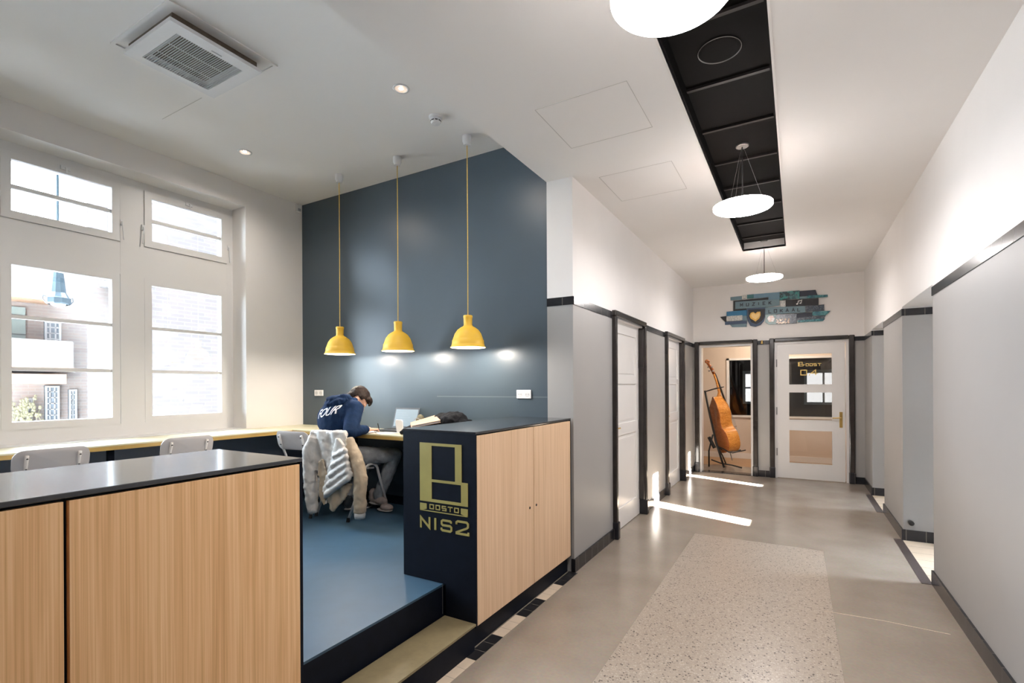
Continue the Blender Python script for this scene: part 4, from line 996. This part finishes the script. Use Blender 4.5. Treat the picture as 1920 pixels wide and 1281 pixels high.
# ---- music room sign
SIGN = [
('slate', 0, [(-0.959, 2.977), (-0.784, 2.981), (-0.784, 2.921), (-0.959, 2.923)]),
('pale', 1, [(-0.783, 2.992), (-0.707, 2.992), (-0.707, 2.927), (-0.784, 2.925)]),
('teal', 1, [(-0.707, 2.992), (-0.609, 2.993), (-0.609, 2.923), (-0.707, 2.927)]),
('blue', 0, [(-0.609, 2.993), (-0.234, 2.99), (-0.235, 2.78), (-0.394, 2.773), (-0.393, 2.923), (-0.609, 2.923)]),
('mosaic', 2, [(-0.234, 2.99), (0.044, 2.985), (0.044, 2.861), (-0.15, 2.854), (-0.235, 2.857)]),
('navy', 1, [(0.044, 2.977), (0.258, 2.975), (0.283, 2.893), (0.044, 2.892)]),
('slate', 0, [(0.035, 2.892), (0.156, 2.891), (0.156, 2.851), (0.035, 2.852)]),
('aqua', 1, [(0.147, 2.897), (0.418, 2.885), (0.418, 2.849), (0.147, 2.852)]),
('black', 1, [(-0.915, 2.909), (-0.394, 2.918), (-0.394, 2.885), (-0.886, 2.89), (-0.886, 2.773), (-0.713, 2.769), (-0.713, 2.743), (-0.916, 2.743)]),
('slate', 2, [(-0.886, 2.89), (-0.235, 2.877), (-0.235, 2.775), (-0.45, 2.762), (-0.886, 2.771)]),
('pale', 2, [(-0.212, 2.839), (-0.15, 2.839), (-0.15, 2.747), (-0.213, 2.748)]),
('black', 2, [(-0.148, 2.849), (0.296, 2.843), (0.295, 2.739), (-0.148, 2.744)]),
('blue2', 1, [(-1.019, 2.736), (-0.708, 2.742), (-0.708, 2.647), (-1.02, 2.66)]),
('black', 0, [(-1.124, 2.658), (-1.02, 2.666), (-1.02, 2.564), (-1.045, 2.566)]),
('pale', 2, [(-1.022, 2.661), (-0.777, 2.658), (-0.778, 2.571), (-1.022, 2.575)]),
('navy2', 1, [(-1.045, 2.569), (-0.778, 2.568), (-0.714, 2.567), (-0.714, 2.516), (-1.045, 2.517)]),
('slate', 0, [(-0.777, 2.653), (-0.708, 2.651), (-0.709, 2.505), (-0.778, 2.505)]),
('slate', 0, [(-0.971, 2.518), (-0.714, 2.516), (-0.714, 2.463), (-0.937, 2.472)]),
('slate', 2, [(-0.44, 2.759), (0.121, 2.737), (0.12, 2.634), (-0.441, 2.643)]),
('mosaic2', 1, [(0.125, 2.734), (0.371, 2.737), (0.37, 2.644), (0.125, 2.637)]),
('navy', 0, [(0.004, 2.628), (0.214, 2.632), (0.214, 2.547), (0.003, 2.533)]),
('aqua', 2, [(0.215, 2.637), (0.453, 2.632), (0.391, 2.568), (0.214, 2.577)]),
('mosaic2', 1, [(-0.285, 2.631), (0.004, 2.628), (0.003, 2.472), (-0.286, 2.477)]),
('gold', 2, [(-0.286, 2.559), (-0.098, 2.56), (-0.098, 2.479), (-0.286, 2.477)]),
('mosaic2', 0, [(0.003, 2.563), (0.391, 2.568), (0.365, 2.516), (0.003, 2.518)]),
('aqua', 1, [(0.016, 2.519), (0.382, 2.52), (0.357, 2.484), (0.016, 2.484)]),
('paleteal', 1, [(-0.441, 2.643), (-0.285, 2.636), (-0.286, 2.477), (-0.386, 2.478), (-0.441, 2.518)]),
('pearl', 2, [(-0.413, 2.578), (-0.386, 2.618), (-0.331, 2.619), (-0.304, 2.57), (-0.322, 2.52), (-0.386, 2.52)]),
('navy2', 2, [(-0.708, 2.769), (-0.44, 2.762), (-0.441, 2.611), (-0.46, 2.54), (-0.507, 2.481), (-0.581, 2.455), (-0.657, 2.475), (-0.699, 2.557), (-0.708, 2.632)]),
('black', 3, [(-0.689, 2.741), (-0.445, 2.731), (-0.45, 2.612), (-0.488, 2.542), (-0.572, 2.496), (-0.638, 2.527), (-0.685, 2.619)]),
('heart', 4, [(-0.581, 2.538), (-0.656, 2.596), (-0.67, 2.639), (-0.651, 2.685), (-0.613, 2.698), (-0.58, 2.669), (-0.557, 2.695), (-0.51, 2.695), (-0.506, 2.637), (-0.525, 2.587)]),
('heart2', 5, [(-0.581, 2.57), (-0.633, 2.61), (-0.647, 2.643), (-0.628, 2.673), (-0.599, 2.676), (-0.579, 2.648), (-0.55, 2.672), (-0.52, 2.672), (-0.52, 2.633), (-0.534, 2.603)])]
def mosaicmat(name, cols, sc, rough=.25, metal=0.):
    m = bpy.data.materials.new(name); m.use_nodes = True; nt = m.node_tree; b = nt.nodes['Principled BSDF']; L = nt.links
    tc = nt.nodes.new('ShaderNodeTexCoord'); v = nt.nodes.new('ShaderNodeTexVoronoi'); v.inputs['Scale'].default_value = sc; L.new(tc.outputs['Object'], v.inputs['Vector'])
    sp = nt.nodes.new('ShaderNodeSeparateColor'); L.new(v.outputs['Color'], sp.inputs[0]); r = nt.nodes.new('ShaderNodeValToRGB'); r.color_ramp.interpolation = 'CONSTANT'
    r.color_ramp.elements[0].color = (*cols[0], 1); r.color_ramp.elements[1].position = 1/len(cols); r.color_ramp.elements[1].color = (*cols[1], 1)
    for i, c in enumerate(cols[2:]): e = r.color_ramp.elements.new((i+2)/len(cols)); e.color = (*c, 1)
    L.new(sp.outputs[0], r.inputs['Fac']); L.new(r.outputs['Color'], b.inputs['Base Color']); b.inputs['Roughness'].default_value = rough; b.inputs['Metallic'].default_value = metal
    return m
SM = dict(slate=mat('slate_blue_paint', (.14, .22, .26), .5, noise=.06), pale=mosaicmat('pale_relief', [(.5,.5,.48), (.62,.62,.58), (.4,.41,.4)], 60), teal=mat('teal_paint', (.035, .13, .14), .5, noise=.05),
  blue=mat('dusty_blue_paint', (.13, .24, .33), .5, noise=.05), mosaic=mosaicmat('teal_mosaic', [(.01,.03,.04), (.03,.23,.22), (.02,.08,.10), (.05,.16,.18)], 38), navy=mat('navy_paint', (.012, .018, .035), .5, noise=.1),
  aqua=mosaicmat('aqua_mosaic', [(.03,.17,.20), (.08,.26,.28), (.02,.10,.14)], 45), black=mat('black_paint', (.010, .011, .014), .5, noise=.1), blue2=mat('bright_blue_paint', (.015, .13, .26), .5, noise=.08),
  navy2=mat('muted_navy_paint', (.04, .07, .13), .5, noise=.08), mosaic2=mosaicmat('dark_mosaic', [(.02,.03,.05), (.05,.08,.11), (.03,.04,.06), (.13,.15,.17)], 90),
  gold=mosaicmat('glitter_mosaic', [(.03,.02,.02), (.75,.62,.45), (.5,.32,.2), (.05,.04,.03)], 50), paleteal=mat('pale_teal_glass', (.20, .30, .30), .3, noise=.1), pearl=mosaicmat('pearl_mosaic', [(.8,.74,.7), (.7,.5,.42), (.85,.82,.8)], 40),
  heart=mat('golden_relief', (.72, .42, .07), .4, noise=.1), heart2=mat('pale_gold_relief', (.80, .56, .22), .45, noise=.08))
t = thing('wall_sign', (-.35, YE, 2.72), 'blue plank collage sign with gold heart shield above the end doors', 'sign')
for n, l, p in SIGN:
    nm = {'heart': 'heart', 'heart2': 'heart', 'mosaic': 'mosaic_panel', 'mosaic2': 'mosaic_panel', 'gold': 'glitter_panel', 'pearl': 'mosaic_rosette'}.get(n, 'plank')
    if n == 'navy2' and l == 2 or n == 'black' and l == 3: nm = 'shield'
    lo_ = random.random()*.0015
    o = obj(nm, G().prism(p, lambda a, b, d: (a, d, b), YE-.008-l*.008-lo_ - .008, YE-.002-max(0, l-1)*.008+0), SM[n], t, bevel=.0015)
    if nm == 'heart' and n == 'heart': o['label'] = 'gold heart'
def strokes(g, ch_, x, z, w, h, lw, y0, y1):
    T = {'M': [[(0,0),(0,1),(.5,.4),(1,1),(1,0)]], 'U': [[(0,1),(0,0),(1,0),(1,1)]], 'Z': [[(0,1),(1,1),(0,0),(1,0)]], 'I': [[(.5,0),(.5,1)]], 'E': [[(1,1),(0,1),(0,0),(1,0)], [(0,.5),(.8,.5)]],
         'K': [[(0,0),(0,1)], [(1,1),(0,.45)], [(.3,.55),(1,0)]], 'L': [[(0,1),(0,0),(1,0)]], 'O': [[(0,0),(0,1),(1,1),(1,0),(0,0)]], 'A': [[(0,0),(.5,1),(1,0)], [(.2,.35),(.8,.35)]]}
    for s_ in T[ch_]: g.ribbon([(x-w/2+w*a, z-h/2+h*b) for a, b in s_], lw, fE, y0, y1)
g = G()
for ch_, (x, z) in zip('MUZIEK', ((-0.79, 2.828), (-0.70, 2.828), (-0.61, 2.828), (-0.535, 2.828), (-0.455, 2.827), (-0.37, 2.826))): strokes(g, ch_, x, z, .034, .046, .012, YE-.0345, YE-.028)
for ch_, (x, z) in zip('LOKAAL', ((-0.371, 2.688), (-0.294, 2.688), (-0.208, 2.686), (-0.128, 2.686), (-0.044, 2.685), (0.034, 2.684))): strokes(g, ch_, x, z, .036, .048, .012, YE-.0345, YE-.028)
obj('sign_lettering', g, SM['navy'], t)
g = G(); g.ribbon([(.018, 2.775), (.026, 2.825), (.072, 2.832), (.064, 2.785)], .009, fE, YE-.037, YE-.030)
g.ribbon([(.026, 2.82), (.07, 2.827)], .016, fE, YE-.037, YE-.030)
for x, z in ((.008, 2.775), (.054, 2.784)): g.prism([(x+.014*math.cos(a*PI/6), z+.010*math.sin(a*PI/6)) for a in range(12)], fE, YE-.037, YE-.030)
obj('music_note', g, M['paper'], t)
# little bell on the band between the end doors
g = G().lathe([(.0, .03), (.010, .028), (.012, .01), (.018, -.02), (.02, -.028), (0, -.028)], (-.49, YE-.025, 2.20), 16)
tag(obj('wall_bell', g, M['brass'], smooth=True), 'tiny brass bell on the black band between the end doors', 'bell')

# ---- double bass on its stand
t = thing('double_bass', (-1.05, 9.75, .30), 'orange varnished double bass leaning on a black stand beyond the left doorway', 'double bass')
top = Vector((-1.50, 9.86, 2.03)); bot = Vector((-1.06, 9.74, .29)); up = (top-bot).normalized(); n0 = Vector((.88, .47, 0)); nrm = (n0 - up*n0.dot(up)).normalized(); sd = nrm.cross(up).normalized()
# sd points to the viewer's side
if sd.y > 0: sd = -sd
def bp(s_, h, d): return bot + up*h + sd*s_ + nrm*d
half = [(0, 0), (.10, .004), (.20, .03), (.275, .09), (.31, .18), (.31, .27), (.275, .35), (.215, .41), (.185, .455), (.178, .50), (.185, .56), (.205, .61), (.235, .66), (.245, .73), (.225, .80), (.17, .88), (.10, .95), (.05, 1.00), (.03, 1.03)]
outl = [(a, b) for a, b in half] + [(-a, b) for a, b in reversed(half[1:])]
# densify
def dens(P, k=3):
    o_ = []
    for i in range(len(P)):
        a, b = P[i], P[(i+1) % len(P)]
        p0, p3 = P[i-1], P[(i+2) % len(P)]
        for j in range(k):
            u_ = j/k; q = []
            for c in (0, 1): q.append(.5*((2*a[c])+(-p0[c]+b[c])*u_+(2*p0[c]-5*a[c]+4*b[c]-p3[c])*u_*u_+(-p0[c]+3*a[c]-3*b[c]+p3[c])*u_**3))
            o_.append(tuple(q))
    return o_
od = dens(outl); cz = .45
ring = lambda sc_, d, da=0: [bp(a*sc_, cz+(b-cz)*sc_, d - (0 if b < .8 else (b-.8)*da)) for a, b in od]
obj('ribs', G().loft([ring(.985, -.10, -.25), ring(.985, .095, 0)], False), M['bassribs'], t, smooth=True, autosmooth=40)
obj('back_plate', G().loft([ring(1.0, -.098, -.25), ring(1.005, -.104, -.25), ring(.99, -.108, -.25), ring(.8, -.118, -.2), ring(.4, -.125, -.1), ring(.01, -.127)], False), M['bass'], t, smooth=True, autosmooth=50)
fp = obj('front_plate', G().loft([ring(1.0, .093), ring(1.005, .099), ring(.99, .104), ring(.8, .118), ring(.4, .132), ring(.01, .135)], False), M['bassribs'], t, smooth=True, autosmooth=50)
obj('neck', G().tube([bp(0, .98, .02), bp(0, 1.03, .07), bp(0, 1.10, .095), bp(0, 1.30, .098), bp(0, 1.46, .085)], [.035, .032, .024, .021, .020], 12), M['bassribs'], t, smooth=True)
g = G(); g.add([bp(-.035, .62, .175), bp(.035, .62, .175), bp(.035, .62, .185), bp(-.035, .62, .185), bp(-.020, 1.46, .102), bp(.020, 1.46, .102), bp(.020, 1.46, .112), bp(-.020, 1.46, .112)], [(0,1,2,3),(4,5,6,7),(0,1,5,4),(1,2,6,5),(2,3,7,6),(3,0,4,7)])
obj('fingerboard', g, M['ebony'], t)
g = G(); g.tube([bp(0, 1.45, .085), bp(0, 1.53, .075), bp(0, 1.62, .05), bp(0, 1.68, .02)], [.024, .030, .027, .022], 10)
for k in range(10):
    a = k*.55; r_ = .038-.003*k; c_ = bp(0, 1.70, .015); p0 = c_+up*(r_*math.sin(a))+nrm*(r_*math.cos(a)); a2 = a+.55; p1 = c_+up*((r_-.003)*math.sin(a2))+nrm*((r_-.003)*math.cos(a2)); g.cap(p0, .020-.0008*k, p1, .020-.0008*(k+1))
obj('scroll', g, M['bass'], t, smooth=True)
for k, s_ in ((0, 1), (1, -1), (2, 1), (3, -1)):
    h = 1.50+.038*k
    obj('tuning_peg', G().tube([bp(s_*.0, h, .06), bp(s_*.07, h, .05), bp(s_*.075, h, .05), bp(s_*.095, h+.0, .05)], [.006, .006, .016, .016], 8), M['steel'], t)
g = G(); g.add([bp(-.07, .42, .13), bp(.07, .42, .13), bp(.045, .42, .225), bp(-.045, .42, .225), bp(-.07, .432, .13), bp(.07, .432, .13), bp(.045, .432, .225), bp(-.045, .432, .225)], [(0,1,2,3),(4,5,6,7),(0,1,5,4),(1,2,6,5),(2,3,7,6),(3,0,4,7)])
obj('bridge', g, M['tan'], t)
g = G(); g.add([bp(-.03, .05, .14), bp(.03, .05, .14), bp(.045, .30, .185), bp(-.045, .30, .185), bp(-.03, .05, .15), bp(.03, .05, .15), bp(.045, .30, .195), bp(-.045, .30, .195)], [(0,1,2,3),(4,5,6,7),(0,1,5,4),(1,2,6,5),(2,3,7,6),(3,0,4,7)])
obj('tailpiece', g, M['ebony'], t)
for k in range(4):
    s_ = (-1.5+k)*.02; obj('string', G().tube([bp(s_, .30, .195), bp(s_, .426, .228), bp(s_*.45, 1.46, .115)], .0018, 5), M['string'], t)
obj('endpin', G().tube([bp(0, .01, .0), bp(0, -.16, 0)], .008, 8), M['steel'], t)
t = thing('instrument_stand', (-1.2, 9.75, 0), 'black tubular stand holding up the double bass', 'stand')
def tb(n, pts, r_): return obj(n, G().tube(pts, r_, 8), M['rubber'], t, smooth=True)
tb('stand_post', [(-1.47, 9.66, 1.40), (-1.38, 9.62, .95), (-1.27, 9.60, .45), (-1.14, 9.58, .02)], .018)
tb('stand_clamp', [(-1.40, 9.63, .55), (-1.30, 9.60, .36)], .032)
tb('neck_arm', [(-1.47, 9.66, 1.38), (-1.30, 9.60, 1.43), (-1.14, 9.62, 1.47)], .009)
tb('neck_arm', [(-1.47, 9.66, 1.38), (-1.38, 9.80, 1.42), (-1.22, 9.90, 1.47)], .009)
tb('body_cradle', [(-1.27, 9.60, .40), (-1.15, 9.55, .36), (-1.06, 9.52, .31), (-.99, 9.52, .30), (-.78, 9.53, .36)], .010)
tb('body_cradle', [(-1.27, 9.60, .40), (-1.18, 9.75, .30), (-1.06, 9.98, .27), (-.90, 10.0, .30)], .010)
tb('leg', [(-1.33, 9.61, .60), (-1.40, 9.62, .30), (-1.40, 9.62, .01)], .014)
tb('leg', [(-1.25, 9.60, .38), (-1.20, 9.85, .2), (-1.16, 10.05, .01)], .012)
tb('leg', [(-1.36, 9.62, .14), (-1.2, 9.66, .08), (-1.0, 9.70, .05), (-.86, 9.72, .015)], .012)
# unseen warm lamp added to brighten the vestibule
t = thing('added_ceiling_lamp', (-.35, 10.1, ZC-.2), 'added unseen round lamp lighting the room beyond the end doors', 'lamp')
obj('lamp_base', G().lathe([(0, 0), (.16, 0), (.16, -.03), (.15, -.035)], (-.35, 10.1, ZC-.2), 32), M['plast'], t, smooth=True, autosmooth=40)
M['disc2'] = mat('glowing_warm_diffuser', (1, .95, .9), .4, emis=(1, .84, .68), estr=150)
obj('diffuser', G().lathe([(.15, -.03), (.14, -.05), (0, -.06)], (-.35, 10.1, ZC-.2), 32), M['disc2'], t, smooth=True)

# ================================================================== OUTSIDE
g = G(); g.box(-40, XL-.3, -20, 25, -.6, -.5); struct('ground', g, M['ground'])
t = thing('brick_building', (-9.6, 8, -.5), 'pale brick house wall filling the right window panes outside', 'building')
g = G(); g.prism([(-9.0, 3.15), (-13.8, 4.93), (-13.8, 14), (-9.0, 14)], lambda a, b, d: (a, b, d), -.5, 8.5); obj('wall', g, M['brick'], t)
g = G(); g.box(-9.0, -8.9, 3.30, 3.95, 3.02, 3.10); obj('stone_ledge', g, M['opal'], t)
t = thing('rear_house', (-14.5, 5, -.5), 'far courtyard house with balconies, tiled roof and white windows', 'building')
g = G(); g.box(-18, -14.0, 2.0, 9, -.5, 5.1); obj('wall', g, M['brick2'], t)
g = G(); g.add([(-13.9, 4.08, 5.08), (-13.9, 9, 5.08), (-15.5, 9, 6.0), (-15.5, 4.3, 6.0), (-13.9, 4.08, 4.98), (-13.9, 9, 4.98), (-15.5, 9, 5.9), (-15.5, 4.3, 5.9)], [(0,1,2,3),(7,6,5,4),(0,4,5,1),(1,5,6,2),(2,6,7,3),(3,7,4,0)]); obj('roof', g, M['roof'], t)
def house_window(y0, y1, z0, z1, nx, nz):
    g = G(); g.box(-14.0, -13.96, y0, y1, z0, z1); w_ = obj('window', g, M['winglass'], t)
    g = G(); fr(g, y0, y1, z0, z1, .035, -13.97, -13.93)
    for k in range(1, nx): yy_ = y0+(y1-y0)*k/nx; g.box(-13.97, -13.94, yy_-.012, yy_+.012, z0, z1)
    for k in range(1, nz): zz = z0+(z1-z0)*k/nz; g.box(-13.97, -13.94, y0, y1, zz-.012, zz+.012)
    obj('window_frame', g, M['opal'], w_)
house_window(4.15, 4.39, .80, 1.56, 3, 6); house_window(4.55, 4.69, .80, 1.48, 2, 6); house_window(4.15, 4.42, 2.45, 2.95, 3, 4); house_window(3.87, 3.95, .8, 1.3, 1, 4)
def balcony(y0, y1, z0, z1, m, name='balcony'):
    g = G(); g.box(-14.0, -13.3, y0, y1, z0, z1); b_ = obj(name, g, m, t)
    g = G(); g.box(-14.0, -13.28, y0, y1+.03, z0-.07, z0); obj('soffit', g, M['soffit'], b_)
balcony(2.2, 4.18, 3.38, 4.06, M['render'], 'balcony_upper'); balcony(2.2, 4.42, 1.93, 2.50, M['render'], 'balcony_lower')
g = G(); g.box(-14.0, -13.3, 2.2, 4.30, 1.60, 1.80); obj('canopy', g, M['soffit'], t)
g = G(); g.box(-14.0, -13.95, 3.3, 3.85, 2.50, 3.2)
for k in range(2): g.box(-13.95, -13.94, 3.62, 3.85, 2.62+.4*k, 2.64+.4*k, 1)
obj('shutter', g, [M['green'], M['rubber']], t)
# bare climber on the far wall
g = G(); random.seed(7)
for k in range(14):
    p = Vector((-13.9, 3.6+.5*random.random(), .5)); pts = [p.copy()]
    for j in range(5): p += Vector((.01, (random.random()-.5)*.12, .10+.08*random.random())); pts.append(p.copy())
    g.tube(pts, .008, 4)
    for q in pts[1:]:
        for m_ in range(3): g.ell(q+Vector((.02, (random.random()-.5)*.08, (random.random()-.5)*.08)), (.012, .03, .03), None, 6, 4)
tag(obj('climbing_plant', g, M['leaf']), 'sparse dry climbing plant low on the far courtyard house', 'plant')
# bare tree branches against the sky
t = thing('bare_tree', (-20, 6.2, -.5), 'bare tree branches behind the tiled roof outside the window', 'tree')
g = G(); random.seed(11)
def branch(p, d, r_, n):
    pts = [p.copy()]; rs = [r_]
    for j in range(4):
        d = (d+Vector((random.uniform(-.25,.25), random.uniform(-.25,.25), random.uniform(-.1,.2)))).normalized(); p = p+d*(.55+.12*n); pts.append(p.copy()); rs.append(r_*(1-.2*(j+1)))
        if n > 0 and j > 0: branch(p, (d+Vector((random.uniform(-.8,.8), random.uniform(-.8,.8), .2))).normalized(), r_*.5, n-1)
    g.tube(pts, rs, 5)
g.tube([(-20, 6.2, -.5), (-20, 6.1, 3.5), (-20, 6.0, 5.0)], [.25, .2, .14], 8)
for k in range(4): branch(Vector((-20, 6.0, 4.6+.1*k)), Vector((random.uniform(-.4,.4), random.uniform(-.9,.9), .8)).normalized(), .07, 2)
obj('trunk_and_branches', g, M['soffit'], t)
# hanging courtyard lantern
lx, ly = -6.5, 2.04
t = thing('courtyard_lantern', (lx, ly, 2.4), 'dark teal conical lantern hanging outside the left window', 'lamp')
obj('lantern_shade', G().lathe([(0, .46), (.02, .45), (.022, .40), (.036, .36), (.062, .10), (.088, .05), (.098, .045), (.100, -.005), (.094, -.015), (.086, -.02)], (lx, ly, 2.375), 10), M['lantern'], t)
obj('lantern_glass', G().ell((lx, ly, 2.365), (.062, .062, .035)), M['opal'], t, smooth=True)
for s_ in (-1, 1): obj('lug', G().tube([(lx, ly+s_*.088, 2.42), (lx, ly+s_*.115, 2.435), (lx, ly+s_*.12, 2.40), (lx, ly+s_*.098, 2.37)], .005, 6), M['lantern'], t)
obj('suspension_rod', G().tube([(lx, ly, 2.82), (lx, ly, 4.0)], .012, 8), M['lantern'], t)
obj('bracket', G().tube([(lx, ly, 4.0), (XL-.28, ly, 4.02)], .018, 8), M['lantern'], t)
# portals help daylight find the windows
def portal(loc, rot, sx, sy):
    ld = bpy.data.lights.new('window_portal', 'AREA'); ld.shape = 'RECTANGLE'; ld.size = sx; ld.size_y = sy; ld.cycles.is_portal = True
    o = bpy.data.objects.new('window_portal', ld); COL.objects.link(o); o.location = loc; o.rotation_euler = rot
portal((XF-.13, (WY0+WY1)/2, (WZ0+WZ1)/2), (0, -PI/2, 0), WZ1-WZ0, WY1-WY0)
